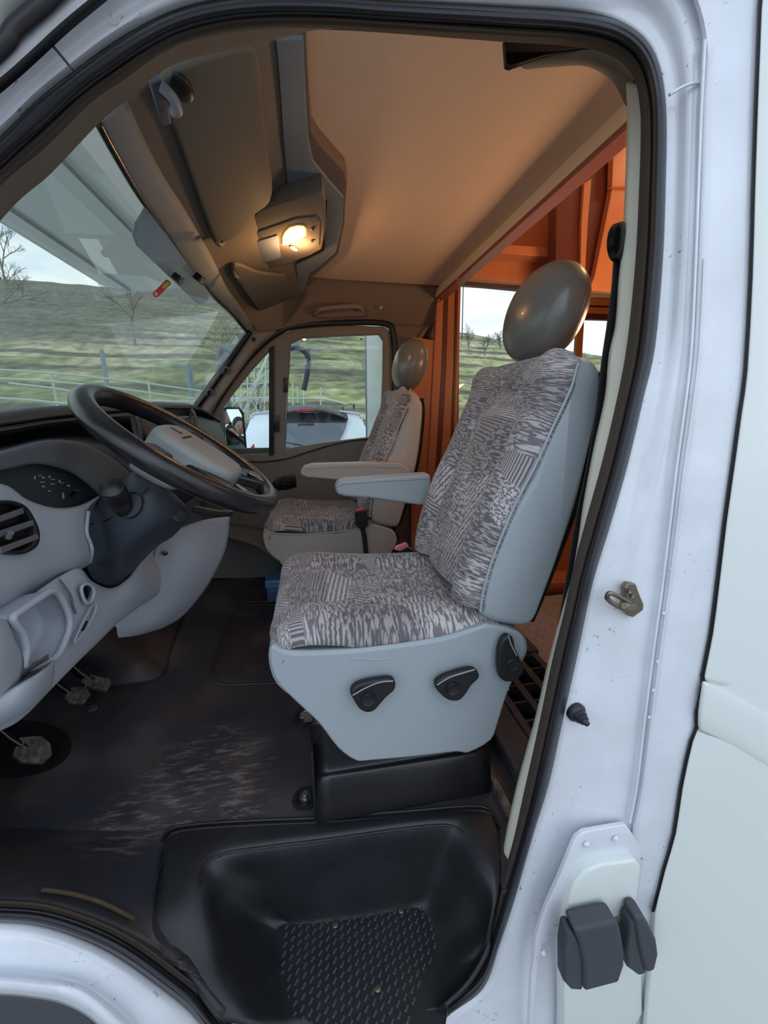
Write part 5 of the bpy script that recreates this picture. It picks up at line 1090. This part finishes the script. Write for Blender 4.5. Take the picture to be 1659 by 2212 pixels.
# belts
bt = thing('seat_belt', 'dark shoulder belt hanging along the cream pillar behind the driver seat', 'seat belt', py_(1290, 900, .74), 'shoulder belts')
strap('webbing', [py_(x, y, .735) for x, y in ((1338, 530), (1332, 620), (1322, 700), (1310, 780), (1296, 892), (1276, 1009), (1259, 1088), (1245, 1170), (1232, 1250), (1218, 1330), (1200, 1420))], (1, .55, 0), .040, .0025, M['belt'], bt)
lathe('guide_ring', py_(1338, 522, .72), (.5, -1, 0), ((-.008, .03), (.004, .03), (.008, .024), (.010, .012)), M['gloss'], bt)
bt2 = strap('seat_belt', [py_(x, y, 2.27) for x, y in ((912, 870), (900, 980), (868, 1080), (850, 1130), (842, 1190))], (1, .2, 0), .04, .003, M['belt'])
tag(bt2, 'dark belt webbing hanging behind the passenger seat', 'seat belt', 'shoulder belts')
rl = lathe('belt_reel', py_(845, 1160, 2.2), (0, -1, 0), ((0, .04), (.03, .04), (.036, .03), (.037, .001)), M['gloss']); tag(rl, 'dark belt reel on the floor behind the passenger seat', 'belt reel')
# blue plastic box on the floor between the seats
bb = thing('plastic_box', 'small blue plastic box on the floor in front of the driver seat', 'box', Vector(Z(600, 1290, .725)))
q = Z(598, 1300, .725); 
box('body', (q.x - .05, q.y, .725), (q.x + .06, q.y + .12, .80), mat('dark_blue_plastic', (72, 82, 124), .4), bb, bevel=.008)
box('lid', (q.x - .055, q.y - .005, .80), (q.x + .065, q.y + .125, .85), M['blue'], bb, bevel=.01)

# ================================================================ LIVING AREA behind the partition
wo = thing('doorway_frame', 'orange wooden doorway frame with a dark slot behind the passenger seat', 'door frame', Vector((.715, 2.3, .75)))
def PXp(name, l, X_, m_, dep, par=wo, bev=.002): return prism(name, [px_(x, y, X_) for x, y in l], (dep, 0, 0), m_, par, bevel=bev)
def PYp(name, l, Y_, m_, dep, par, bev=.002): return prism(name, [py_(x, y, Y_) for x, y in l], (0, dep, 0), m_, par, bevel=bev)
PYp('side_panel', [(893, 728), (940, 735), (944, 655), (946, 645), (952, 640), (938, 900), (925, 1200), (888, 1200)], 2.28, M['wood'], .02, wo)
PYp('outer_jamb', [(944, 655), (958, 645), (953, 800), (942, 985), (935, 1100), (922, 1200), (912, 1200), (928, 950)], 2.27, M['wood'], .03, wo)
PYp('dark_slot', [(957, 645), (969, 638), (964, 800), (955, 960), (930, 1200), (918, 1200), (942, 985)], 2.32, M['wood_d'], .03, wo)
PYp('inner_jamb', [(967, 640), (996, 612), (992, 760), (988, 900), (970, 1100), (930, 1250), (920, 1250), (952, 985)], 2.36, M['wood'], .05, wo)
PYp('bead', [(985, 624), (990, 618), (986, 800), (980, 960), (974, 960), (981, 800)], 2.352, M['wood_d'], .008, wo, .001)
# far living wall with two windows at y = 2.68
LY = 2.68
lw = [[Vector((.98, LY, .74)), Vector((3.1, LY, .74)), Vector((3.1, LY, 3.0)), Vector((.98, LY, 3.0))],
      [py_(x, y, LY) for x, y in ((993, 615), (1252, 640), (1225, 1080), (990, 1080))], [py_(x, y, LY) for x, y in ((1262, 690), (1420, 694), (1420, 900), (1250, 900))]]
wl = plate('wall_far', lw, M['wood'], None, depth=.03); tag(wl, 'orange wood panelled side wall of the living area with windows', kind='structure')
for l, nm in ((lw[1], 'window_2'), (lw[2], 'window_3')):
    g = plate(nm, [[p + Vector((0, .02, 0)) for p in l]], M['glass'], None, depth=.003, smooth=False); tag(g, 'clear window pane in the living area wall, %s' % ('wide one left of the driver headrest' if nm == 'window_2' else 'right of the driver headrest'), kind='structure')
ws_ = thing('window_sill_trim', 'wooden trim moulding between the overhead panel and the small window', 'trim', py_(1290, 660, 2.6))
PYp('upper_rail', [(1240, 626), (1420, 632), (1420, 646), (1240, 642)], 2.62, M['pillar'], .03, ws_)
PYp('moulding', [(1240, 643), (1420, 648), (1420, 664), (1240, 658)], 2.60, M['wood'], .05, ws_)
PYp('moulding', [(1240, 662), (1420, 668), (1420, 682), (1240, 676)], 2.61, M['wood'], .05, ws_)
PYp('lower_rail', [(1240, 680), (1420, 685), (1420, 694), (1240, 688)], 2.62, M['wood_d'], .03, ws_)
PYp('shelf_front', [(1000, 602), (1245, 618), (1245, 632), (990, 614)], 2.60, M['wood_d'], .05, ws_)
oc = thing('overhead_cabinet', 'orange wood overhead locker with a shelf edge and dark gap behind the beam', 'cabinet', py_(1130, 560, 2.3))
PYp('lower_panel', [(990, 600), (1060, 548), (1230, 562), (1245, 620)], 1.93, M['wood'], .04, oc)
PYp('gap', [(1060, 545), (1225, 556), (1225, 566), (1060, 552)], 1.90, M['wood_d'], .05, oc)
PYp('shelf_edge', [(1080, 528), (1226, 536), (1224, 558), (1070, 546)], 1.84, M['wood'], .10, oc)
PYp('back_panel', [(1075, 535), (1100, 440), (1210, 440), (1206, 538)], 1.92, M['wood'], .03, oc)
PYp('side_column', [(1200, 575), (1202, 440), (1225, 400), (1240, 330), (1330, 300), (1324, 330), (1318, 430), (1300, 500), (1280, 590), (1262, 640), (1215, 640), (1222, 560)], 1.76, M['wood_d'], .06, oc)
PYp('column_bead', [(1262, 395), (1278, 385), (1270, 480), (1264, 590), (1254, 590), (1256, 480)], 1.745, M['wood'], .02, oc)
PYp('rounded_panel', [(1285, 595), (1300, 520), (1318, 430), (1322, 405), (1420, 405), (1420, 640), (1272, 626)], 1.73, M['wood'], .03, oc)
PYp('upper_panel', [(1322, 403), (1326, 300), (1420, 250), (1420, 404)], 1.72, M['wood'], .03, oc)
box('wall_rear', (3.1, .6, .70), (3.13, 2.7, 3.0), M['wood'], None, bevel=0)['kind'] = 'structure'
box('ceiling', (.76, .60, 2.96), (3.12, 2.70, 2.99), M['beam'], None, bevel=0)['kind'] = 'structure'
wnn_ = box('wall_near', (.80, .56, .60), (3.12, .60, 2.9), M['wood'], None, bevel=0); wnn_['kind'] = 'structure'
box('wall_front', (.73, .60, 2.44), (.76, 2.70, 2.9), M['beam'], None, bevel=0)['kind'] = 'structure'
lf = box('floor', (.86, .60, .70), (3.1, 2.68, .74), M['carpet'], None, bevel=0); tag(lf, 'greyish pink carpet on the living area floor', kind='structure')
cb = thing('low_cupboard', 'low wooden cupboard base with a pale step, seen past the seat back', 'cupboard', Vector((1.3, 1.9, .74)))
box('carcass', (1.05, 1.95, .74), (1.9, 2.3, 1.35), M['wood'], cb, bevel=.004)
box('step_riser', (1.0, 1.80, .74), (1.9, 1.95, .80), M['wood'], cb, bevel=.006)
box('plinth', (1.0, 1.77, .74), (1.9, 1.80, .765), M['wood_d'], cb, bevel=.003)
# white end of the motorhome body seen through the passenger window
bw = thing('motorhome_corner_panel', 'white corner panel of the motorhome body outside the passenger window, with screws', 'panel', Vector((.50, 2.8, 1.8)))
cw = []
prism('face', [Vector((.50, 2.795, 0)), Vector((.50, 2.795, 2.9)), Vector((.46, 3.35, 2.9)), Vector((.46, 3.35, 0))], (.30, 0, 0), M['paint_clean'], bw, bevel=.004)
prism('edge_profile', [Vector((.452, 3.33, .6)), Vector((.452, 3.33, 2.9)), Vector((.452, 3.36, 2.9)), Vector((.452, 3.36, .6))], (.06, 0, 0), M['bluegrey'], bw, bevel=.003)
for x, y, r_ in ((779, 732, .008), (799, 758, .009), (788, 748, .004)):
    q = px_(x, y, .49)
    lathe('screw', q, (-1, 0, 0), ((-.02, r_), (.004, r_), (.006, r_ * .6), (.007, .0005)), M['cap'], bw, sides=12)
# overcab alcove underside seen through the windscreen
al = thing('overcab_alcove', 'pale underside of the motorhome overcab bulge seen through the windscreen', 'body panel', Vector((-.8, 1.6, 2.4)))
patch('underside', [[Vector((-1.10, y, 2.395)), Vector((-.85, y, 2.375)), Vector((-.60, y, 2.36)), Vector((-.40, y, 2.30)), Vector((-.30, y, 2.25))] for y in (.2, .6, 1.2, 1.9, 2.45, 2.72)], M['alcove'], al, nu=4, nv=4, thick=.05, face=(-.8, 1.5, 0))
patch('nose', [[Vector((-1.10, y, 2.395)), Vector((-1.16, y, 2.43)), Vector((-1.16, y, 2.55)), Vector((-1.0, y, 2.75))] for y in (.2, .9, 1.9, 2.72)], M['paint_clean'], al, nu=4, nv=4, thick=.02, face=(-3, 1.5, 2))
tube('edge_rib', [Vector((-.98, y, 2.377)) for y in (.2, 1.0, 1.8, 2.70)], .006, M['bluegrey'], al, n=3)
tube('edge_rib', [Vector((-.62, y, 2.352)) for y in (.2, 1.0, 1.8, 2.70)], .006, M['bluegrey'], al, n=3)
box('bonnet', (-2.0, .7, .8), (-1.28, 2.3, 1.45), M['paint'], None, bevel=.06)
tag(bpy.data.objects['bonnet'], 'white bonnet of the motorhome below the windscreen', 'bonnet')

# ================================================================ OUTSIDE
gr_ = mesh('ground', [(-90, -60, 0), (90, -60, 0), (90, 7.2, 0), (-90, 7.2, 0)], [(0, 1, 2, 3)], M['asphalt'], smooth=False); tag(gr_, 'grey yard ground outside', kind='structure')
from mathutils import noise as mno
def crest_z(x):
    pts = [(-140, 20), (-60, 17.5), (-36, 17.2), (-24, 17.0), (0, 15.5), (22, 13.2), (30, 11.8), (50, 9.5), (140, 6)]
    for (a, za), (b, zb) in zip(pts, pts[1:]):
        if a <= x <= b: return za + (zb - za) * (x - a) / (b - a)
    return pts[0][1] if x < -140 else pts[-1][1]
vs, fs = [], []
NX, NY = 240, 160
for j in range(NY):
    t = j / (NY - 1); Yd = 7 + 55 * t ** 1.25
    for i in range(NX):
        s = i / (NX - 1); x = (-70 + 110 * s) * (Yd + 12) / 60
        cz_ = crest_z(x * 60 / max(Yd, 8) if False else x)
        z = .1 + (cz_ - .1) * ((Yd - 7) / 53) ** .95 if Yd <= 60 else cz_ - (Yd - 60) * .1
        terr = (z * 1.05) % 1.0
        z += (.22 * max(0, terr - .55) * 2 if z > 3 else 0)
        z += .10 * mno.noise(Vector((x * .5, Yd * .5, 0))) + .25 * mno.noise(Vector((x * .08, Yd * .08, 3)))
        vs.append((x, Yd, z))
for j in range(NY - 1):
    for i in range(NX - 1): fs.append((j * NX + i, j * NX + i + 1, (j + 1) * NX + i + 1, (j + 1) * NX + i))
me = bpy.data.meshes.new('hillside'); me.from_pydata(vs, [], fs); me.update()
ho = finish('hillside', me, M['hill']); tag(ho, 'grassy terraced hillside rising behind the vehicle', kind='structure')
def hz(x, y):
    cz_ = crest_z(x); return .1 + (cz_ - .1) * (max(y - 7, 0) / 53) ** .95
# fence: posts and pale rails
posts = [(219, 755, 840, 14), (404, 787, 850, 14), (410, 787, 850, 14.2), (110, 805, 890, 11), (320, 822, 890, 11), (140, 812, 850, 18)]
for k, (x, y0, y1, Y) in enumerate(posts):
    a = py_(x, y0, Y); b = py_(x, y1 + 30, Y); zb = hz(a.x, Y) - .3; nm = 'fence_post'
    o = tube(nm, [a, Vector((a.x, Y, zb))], .065 if k < 3 else .03, M['galv'] if k < 3 else M['rail'], sides=8)
    tag(o, ['tall blue-grey fence post above the steering wheel rim', 'tall grey post near the far windscreen pillar, left of a close pair', 'tall grey post near the far windscreen pillar, right of a close pair', 'thin fence post left of the steering wheel', 'thin fence post right of the steering wheel top', 'thin fence post on the meadow at the left'][k], 'fence post', 'fence posts beyond the windscreen')
rails = [([(-40, 796), (110, 806), (230, 818), (330, 830), (470, 850)], 11), ([(-40, 816), (110, 824), (230, 836), (330, 850), (420, 862)], 10), ([(20, 828), (110, 838), (160, 846), (300, 864), (420, 868)], 9.5), ([(-40, 858), (60, 864), (170, 874), (330, 880)], 9)]
for k, (l, Y) in enumerate(rails):
    o = tube('fence_rail', [py_(x, y, Y) for x, y in l], .022, M['rail'], n=3, sides=6)
    tag(o, ['uppermost', 'second', 'third', 'lowest'][k] + ' pale fence rail crossing the meadow in the windscreen', 'fence rail', 'fence rails beyond the windscreen')
# lattice of pale poles by the quarter window
random.seed(3)
lat = [((480, 900), (590, 790)), ((500, 960), (590, 740)), ((530, 930), (592, 770)), ((540, 985), (585, 800)), ((470, 830), (592, 826)), ((470, 862), (592, 858)), ((480, 900), (592, 892)),
       ((498, 790), (498, 985)), ((520, 770), (520, 985)), ((508, 850), (560, 985)), ((534, 800), (534, 985)), ((548, 780), (556, 985)), ((488, 870), (560, 830)), ((560, 800), (500, 985)), ((540, 860), (592, 960)), ((574, 760), (566, 985))]
for k, (a, b) in enumerate(lat):
    Y = 7.2 + .12 * (k % 5)
    A, B = py_(*a, Y), py_(*b, Y); mid = (A + B) / 2 + Vector((random.uniform(-.03, .03), 0, random.uniform(-.03, .03)))
    o = tube('lattice_pole', [A, mid, B], .010 if k != 1 else .020, M['rope'], n=3, sides=6)
    dz_ = abs((B - A).z) / (B - A).length; kind_ = 'upright' if dz_ > .98 else ('level' if dz_ < .25 else 'slanting')
    tag(o, 'thin %s pale pole of the tangled lattice outside the quarter window' % kind_ if k != 1 else 'thickest slanting pale pole crossing the lattice outside the quarter window', 'pole', '%s lattice poles by the quarter window' % (kind_ if k != 1 else 'thick'))
for k, (x, y0, y1) in enumerate(((800, 800, 840), (640, 790, 880), (716, 815, 860), (650, 840, 880))):
    pass
# vineyard wires seen through the passenger window
for k, (l, Y) in enumerate((([(618, 862), (700, 862), (770, 880)], 13), ([(618, 876), (700, 870), (770, 872)], 14))):
    tag(tube('vineyard_rail', [py_(x, y, Y) for x, y in l], .03, M['rail'], n=3, sides=6), ['lower', 'upper'][k] + ' pale rail above the parked car roof', 'fence rail', 'rails above the car')
for k, (x, y0, y1) in enumerate(((632, 828, 885), (655, 815, 885), (692, 836, 880), (642, 835, 870))):
    tag(tube('vine_stake', [py_(x, y0, 12.5), py_(x + 1, y1, 12.5)], .022, M['rail'], sides=6), ['first', 'second', 'fourth', 'third'][k] + ' thin stake from the left behind the parked car', 'stake', 'stakes behind the car')
# bare trees and shrubs
def bare_tree(name, base, h, label, spread=.5, depth_=5, seed=1, r0=.05, group=None, lean=0):
    rnd = random.Random(seed); vs, fs = [], []
    def seg(a, b, ra, rb):
        t = (b - a).normalized(); u = t.orthogonal().normalized(); w = t.cross(u); k = len(vs)
        for p, r_ in ((a, ra), (b, rb)):
            for q in range(4): vs.append(p + (u * math.cos(q * math.pi / 2) + w * math.sin(q * math.pi / 2)) * r_)
        for q in range(4): fs.append((k + q, k + (q + 1) % 4, k + 4 + (q + 1) % 4, k + 4 + q))
    def grow(p, d, L, r_, n):
        q = p + d * L; seg(p, q, r_, r_ * .7)
        if n == 0: return
        for c in range(3 if n > 1 else 4):
            nd = (d + Vector((rnd.uniform(-1, 1), rnd.uniform(-1, 1), rnd.uniform(-.35, .7))) * spread * 1.4).normalized()
            grow(p + d * L * rnd.uniform(.5, 1), nd, L * rnd.uniform(.6, .85), r_ * .62, n - 1)
    grow(Vector(base), Vector((lean, 0, 1)).normalized(), h * .32, r0, depth_)
    o = mesh(name, vs, fs, M['bark'], smooth=False); tag(o, label, 'tree', group); return o
def on_hill(x, y, Y):
    p = py_(x, y, Y); return Vector((p.x, Y, hz(p.x, Y)))
bare_tree('bare_tree', on_hill(-10, 800, 24), 4.5, 'large bare tree at the left edge of the windscreen', .6, 6, 2, .10, 'bare trees outside')
bare_tree('bare_tree', on_hill(30, 700, 44), 6, 'bare tree whose twigs reach above the hill crest at the far left', .5, 6, 5, .10, 'bare trees outside')
bare_tree('bare_tree', on_hill(300, 800, 22), 3.8, 'small bare tree on the hillside behind the tall fence post', .6, 5, 8, .07, 'bare trees outside')
bare_tree('bare_tree', on_hill(560, 850, 11), 2.6, 'tangled bare tree outside the quarter window', .7, 6, 9, .035, 'bare trees outside')
bare_tree('bare_tree', on_hill(505, 850, 13), 3.0, 'pale leafless tree left of the quarter window tangle', .7, 6, 19, .035, 'bare trees outside')
for k, (x, Y, h) in enumerate(((1010, 27, 1.7), (1045, 25, 1.5), (1078, 28, 1.6), (655, 26, 2.5), (700, 30, 2.6), (740, 28, 2.4))):
    bare_tree('bare_shrub', on_hill(x, 800, Y), h, ['leafless shrub left of the driver headrest, leftmost on that hillside', 'leafless shrub in the living area window, middle', 'leafless shrub nearest the driver headrest', 'grey shrub left of the bent pipe on the hillside', 'grey shrub right of the bent pipe on the hillside', 'grey shrub next to the white corner panel'][k], .7, 5, 30 + k, .05, 'shrubs on the hillside')
# utility poles
up = py_(1106, 715, 30); o = tube('utility_pole', [up, Vector((up.x, 30, hz(up.x, 30)))], .11, M['rope'], sides=8); tag(o, 'pale utility pole just left of the driver headrest', 'pole')
up = py_(1001, 600, 24); o = tube('thin_mast', [up, py_(998, 735, 24)], .03, M['gloss'], sides=6); tag(o, 'thin dark mast beside the wooden window jamb', 'mast')
# bent dark pipe beyond the passenger window
bp = thing('bent_pipe', 'dark bent pipe with a silver collar outside the passenger window', 'pipe', py_(660, 770, 3.3))
tube('pipe', [py_(x, y, 3.3) for x, y in ((606, 1500), (606, 1200), (606, 900), (606, 775), (610, 758), (630, 752), (650, 754), (662, 764), (666, 780), (663, 810), (656, 843))], .022, mat('dark_slate_pipe', (62, 74, 92), .5), bp, n=5, sides=14)
lathe('collar', py_(665, 778, 3.3), (py_(663, 790, 3.3) - py_(665, 778, 3.3)), ((0, .026), (.012, .026), (.014, .023), (.03, .023), (.032, .027), (.04, .027)), M['steel'], bp)
wm = tube('mirror_arm', [py_(492, 884, 2.68), py_(482, 830, 2.74), py_(479, 775, 2.75), py_(484, 756, 2.74), py_(496, 754, 2.68), py_(520, 770, 2.44)], .03, M['galv'], n=5, sides=14); tag(wm, 'curved grey mirror arm outside the far windscreen corner', 'mirror arm')

# parked white car, rear towards us
ca = thing('parked_car', 'white parked estate car with dark tailgate window behind the passenger window', 'car', Vector((-.1, 5.3, 0)))
def cp(x, y, Y=5.2): return py_(x, y, Y)
prof = [(0, .35), (0, .95), (.04, 1.10), (.28, 1.62), (.42, 1.70), (2.0, 1.72), (2.6, 1.60), (3.3, 1.08), (4.2, .92), (4.35, .6), (4.3, .35)]
xc = -.04; rows = []
for Yo, z in prof:
    w_ = .90 if z < 1.15 else .90 - (z - 1.1) * .34
    rows.append([Vector((xc - w_, 5.12 + Yo, z * .97 if z > 1 else z)), Vector((xc - w_ * .9, 5.08 + Yo, z + .012)), Vector((xc, 5.03 + Yo, z + .045 if z > 1.5 else z + .01)), Vector((xc + w_ * .9, 5.08 + Yo, z + .012)), Vector((xc + w_, 5.12 + Yo, z * .97 if z > 1 else z))])
patch('body_shell', rows, M['carwhite'], ca, nu=5, nv=5, thick=.02, face=(0, 5, 6))
for s in (-1, 1):
    prism('body_side', [Vector((xc + s * .90, 5.12 + a, b)) for a, b in ((0, .35), (0, .95), (.05, 1.09), (3.3, 1.05), (4.2, .9), (4.3, .35))], (-s * .03, 0, 0), M['carwhite'], ca, bevel=.01)
    prism('side_glass', [Vector((xc + s * .895, 5.12 + a, b)) for a, b in ((.12, 1.12), (.40, 1.58), (2.0, 1.62), (2.5, 1.5), (3.1, 1.1))], (-s * .14, 0, 0), M['darkglass'], ca, bevel=.004)
rg = [[cp(x, y, 5.06 + .30 * (970 - y) / 90) for x, y in r_] for r_ in ([(612, 890), (640, 884), (690, 884), (735, 892), (752, 905)], [(600, 930), (640, 926), (690, 926), (728, 930), (742, 934)], [(588, 978), (640, 975), (680, 972), (706, 968), (724, 962)])]
patch('tailgate_glass', rg, M['darkglass'], ca, nu=4, nv=4, thick=.01)
patch('spoiler', [[cp(x, y, Y) for x, y, Y in r_] for r_ in ([(606, 880, 5.36), (650, 874, 5.36), (700, 876, 5.36), (748, 892, 5.38)], [(600, 892, 5.18), (650, 885, 5.16), (700, 887, 5.17), (752, 904, 5.22)], [(602, 896, 5.22), (650, 890, 5.2), (700, 892, 5.2), (750, 908, 5.26)])], M['black'], ca, nu=4, nv=3, thick=.02)
prism('brake_light', [cp(x, y, 5.12) for x, y in ((640, 884), (678, 883), (678, 888), (640, 889))], (0, .02, 0), M['red'], ca, bevel=.002)
prism('tail_light', [cp(x, y, 5.04) for x, y in ((537, 972), (548, 958), (552, 985), (540, 1000))], (0, .05, 0), M['red'], ca, bevel=.008)
tube('rear_wiper', [cp(600, 952, 5.03), cp(640, 960, 5.03), cp(660, 964, 5.03)], .008, M['gloss'], ca)
for s in (-1, 1):
    tube('roof_rail', [Vector((xc + s * .62, 5.5, 1.76)), Vector((xc + s * .62, 5.6, 1.82)), Vector((xc + s * .62, 7.2, 1.82)), Vector((xc + s * .62, 7.3, 1.75))], .014, M['gloss'], ca, n=3)
for sx in (-.78, .78):
    for yy in (5.95, 8.6): lathe('wheel', Vector((xc + sx - .1, yy, .33)), (1, 0, 0), ((0, .30), (.02, .33), (.18, .33), (.2, .30)), M['gloss'], ca)

# ---- the two people and the house behind the photographer, seen in the wing mirror
def person(loc, h, label, child=False, hat=False, face_to=0):
    t = thing('person', label, 'person', loc)
    L = Vector(loc); s = h / 1.75
    def J(x, y, z): return L + Matrix.Rotation(face_to, 3, 'Z') @ Vector((x * s, y * s, z * s))
    joints = [(0, 0, .95), (0, 0, 1.15), (0, .0, 1.36), (0, 0, 1.47), (0, .01, 1.53), (-.19, 0, 1.40), (-.27, .06, 1.15), (-.20, .26, 1.20), (.19, 0, 1.40), (.27, .06, 1.15), (.20, .26, 1.20),
              (-.10, 0, .90), (-.11, .02, .50), (-.12, -.02, .08), (-.12, .12, .04), (.10, 0, .90), (.11, .02, .50), (.12, -.02, .08), (.12, .12, .04)]
    edges = [(0, 1), (1, 2), (2, 3), (3, 4), (2, 5), (5, 6), (6, 7), (2, 8), (8, 9), (9, 10), (0, 11), (11, 12), (12, 13), (13, 14), (0, 15), (15, 16), (16, 17), (17, 18)]
    rad = [.15, .14, .15, .07, .055, .075, .055, .04, .075, .055, .04, .10, .07, .05, .045, .10, .07, .05, .045]
    me = bpy.data.meshes.new('body'); me.from_pydata([tuple(J(*j)) for j in joints], edges, []); me.update()
    o = bpy.data.objects.new('body', me); C.objects.link(o); o.parent = t; o.matrix_parent_inverse = Matrix.Translation(-t.location)
    me.materials.append(M['jacket'])
    md = o.modifiers.new('sk', 'SKIN'); sk_ = me.skin_vertices[0].data if me.skin_vertices else None
    if sk_ is None:
        bm = bmesh.new(); bm.from_mesh(me); bm.verts.layers.skin.verify(); bm.to_mesh(me); bm.free(); sk_ = me.skin_vertices[0].data
    for v, r_ in zip(sk_, rad): v.radius = (r_ * s, r_ * s)
    sk_[0].use_root = True
    o.modifiers.new('ss', 'SUBSURF').levels = 1; o.modifiers['ss'].render_levels = 2
    hs = s * (1.15 if child else 1)
    hc = J(0, .02, 1.53) + Vector((0, 0, .11 * hs)); rz = Matrix.Rotation(face_to, 3, 'Z')
    hd = ellipsoid('head', hc, (.075 * hs, .095 * hs, .115 * hs), M['skin'], t, rot=rz, p=2.1)
    ellipsoid('nose', hc + rz @ Vector((0, .098 * hs, -.01 * hs)), (.012 * hs, .018 * hs, .022 * hs), M['skin'], hd, rot=rz, nu=12, nv=8)
    for q in (-1, 1):
        ellipsoid('eye', hc + rz @ Vector((q * .03 * hs, .087 * hs, .01 * hs)), (.012 * hs, .008 * hs, .006 * hs), M['hair'], hd, rot=rz, nu=10, nv=6)
        ellipsoid('ear', hc + rz @ Vector((q * .076 * hs, 0, -.005)), (.01 * hs, .02 * hs, .028 * hs), M['skin'], hd, rot=rz, nu=10, nv=6)
    ellipsoid('mouth', hc + rz @ Vector((0, .088 * hs, -.05 * hs)), (.024 * hs, .008 * hs, .005 * hs), M['pink'], hd, rot=rz, nu=12, nv=6)
    ellipsoid('hat' if hat else 'hair', hc + rz @ Vector((0, -.014 * hs, .03 * hs)), (.084 * hs, .098 * hs, .105 * hs), M['hair'], t, rot=rz @ Matrix.Rotation(R(14), 3, 'X'), p=2.1)
    if hat: ellipsoid('bobble', hc + Vector((0, 0, .15 * hs)), (.03 * hs, .03 * hs, .03 * hs), M['hair'], t)
    for q in (-1, 1):
        hb_ = J(q * .20, .26, 1.20); hnd = ellipsoid('hand', hb_ + rz @ Vector((0, .05 * s, .01)), (.04 * s, .05 * s, .018 * s), M['skin'], t, rot=rz, nu=14, nv=8)
        for f in range(4):
            b_ = hb_ + rz @ Vector(((-.027 + .018 * f) * s, .09 * s, .01)); ln = (.055, .065, .06, .048)[f] * s
            tube('finger', [b_, b_ + rz @ Vector((0, ln * .6, .008)), b_ + rz @ Vector((0, ln, -.008))], .008 * s, M['skin'], hnd, n=3, sides=8)
        b_ = hb_ + rz @ Vector((-q * .038 * s, .03 * s, .01)); tube('thumb', [b_, b_ + rz @ Vector((-q * .02 * s, .03 * s, .01)), b_ + rz @ Vector((-q * .022 * s, .055 * s, .012))], .009 * s, M['skin'], hnd, n=3, sides=8)
    return t
person((.16, -.70, 0), 1.84, 'man in a dark jacket reflected in the passenger wing mirror')
person((-.01, -.38, 0.44), 1.26, 'child in a dark bobble hat reflected in the passenger wing mirror', True, True)
bx_ = box('low_platform', (-.21, -.54, 0), (.17, -.20, .46), M['asphalt'], None, bevel=.01); tag(bx_, 'low concrete block under the standing child', 'block')
hs_ = thing('house', 'house with brown tiled roof reflected in the passenger wing mirror', 'house', (0, -39, 0))
box('walls', (-6, -44, 0), (5, -35, 3.2), M['housewall'], hs_, bevel=.02)
prism('roof', [Vector((-6.6, -34.4, 3.1)), Vector((-6.6, -44.6, 3.1)), Vector((-6.6, -39.5, 6.2))], (12.2, 0, 0), M['roof'], hs_, bevel=.02)
for x in (-4, -1, 2): box('window', (x, -35.02, 1.0), (x + 1.2, -34.95, 2.3), M['darkglass'], hs_, bevel=.01)
# outer shell beyond the frame that closes the cab
sh = box('wall_near', (-.42, .575, 2.36), (3.12, .60, 3.0), M['paint_clean'], None, bevel=.004); tag(sh, 'white outer body side above the cab door', kind='structure')
wg = prism('front_wing', [Vector((x, .60, z)) for x, z in ((-2.0, .55), (-1.7, .55), (-1.62, .80), (-1.35, .98), (-1.05, .92), (-.86, .70), (-.80, .50), (-.74, .50), (-.72, 1.30), (-.86, 1.47), (-1.3, 1.44), (-1.85, 1.25), (-2.0, 1.05))], (0, -.10, 0), M['paint'], None, bevel=.02)
tag(wg, 'white front wing of the vehicle ahead of the door opening', 'front wing')
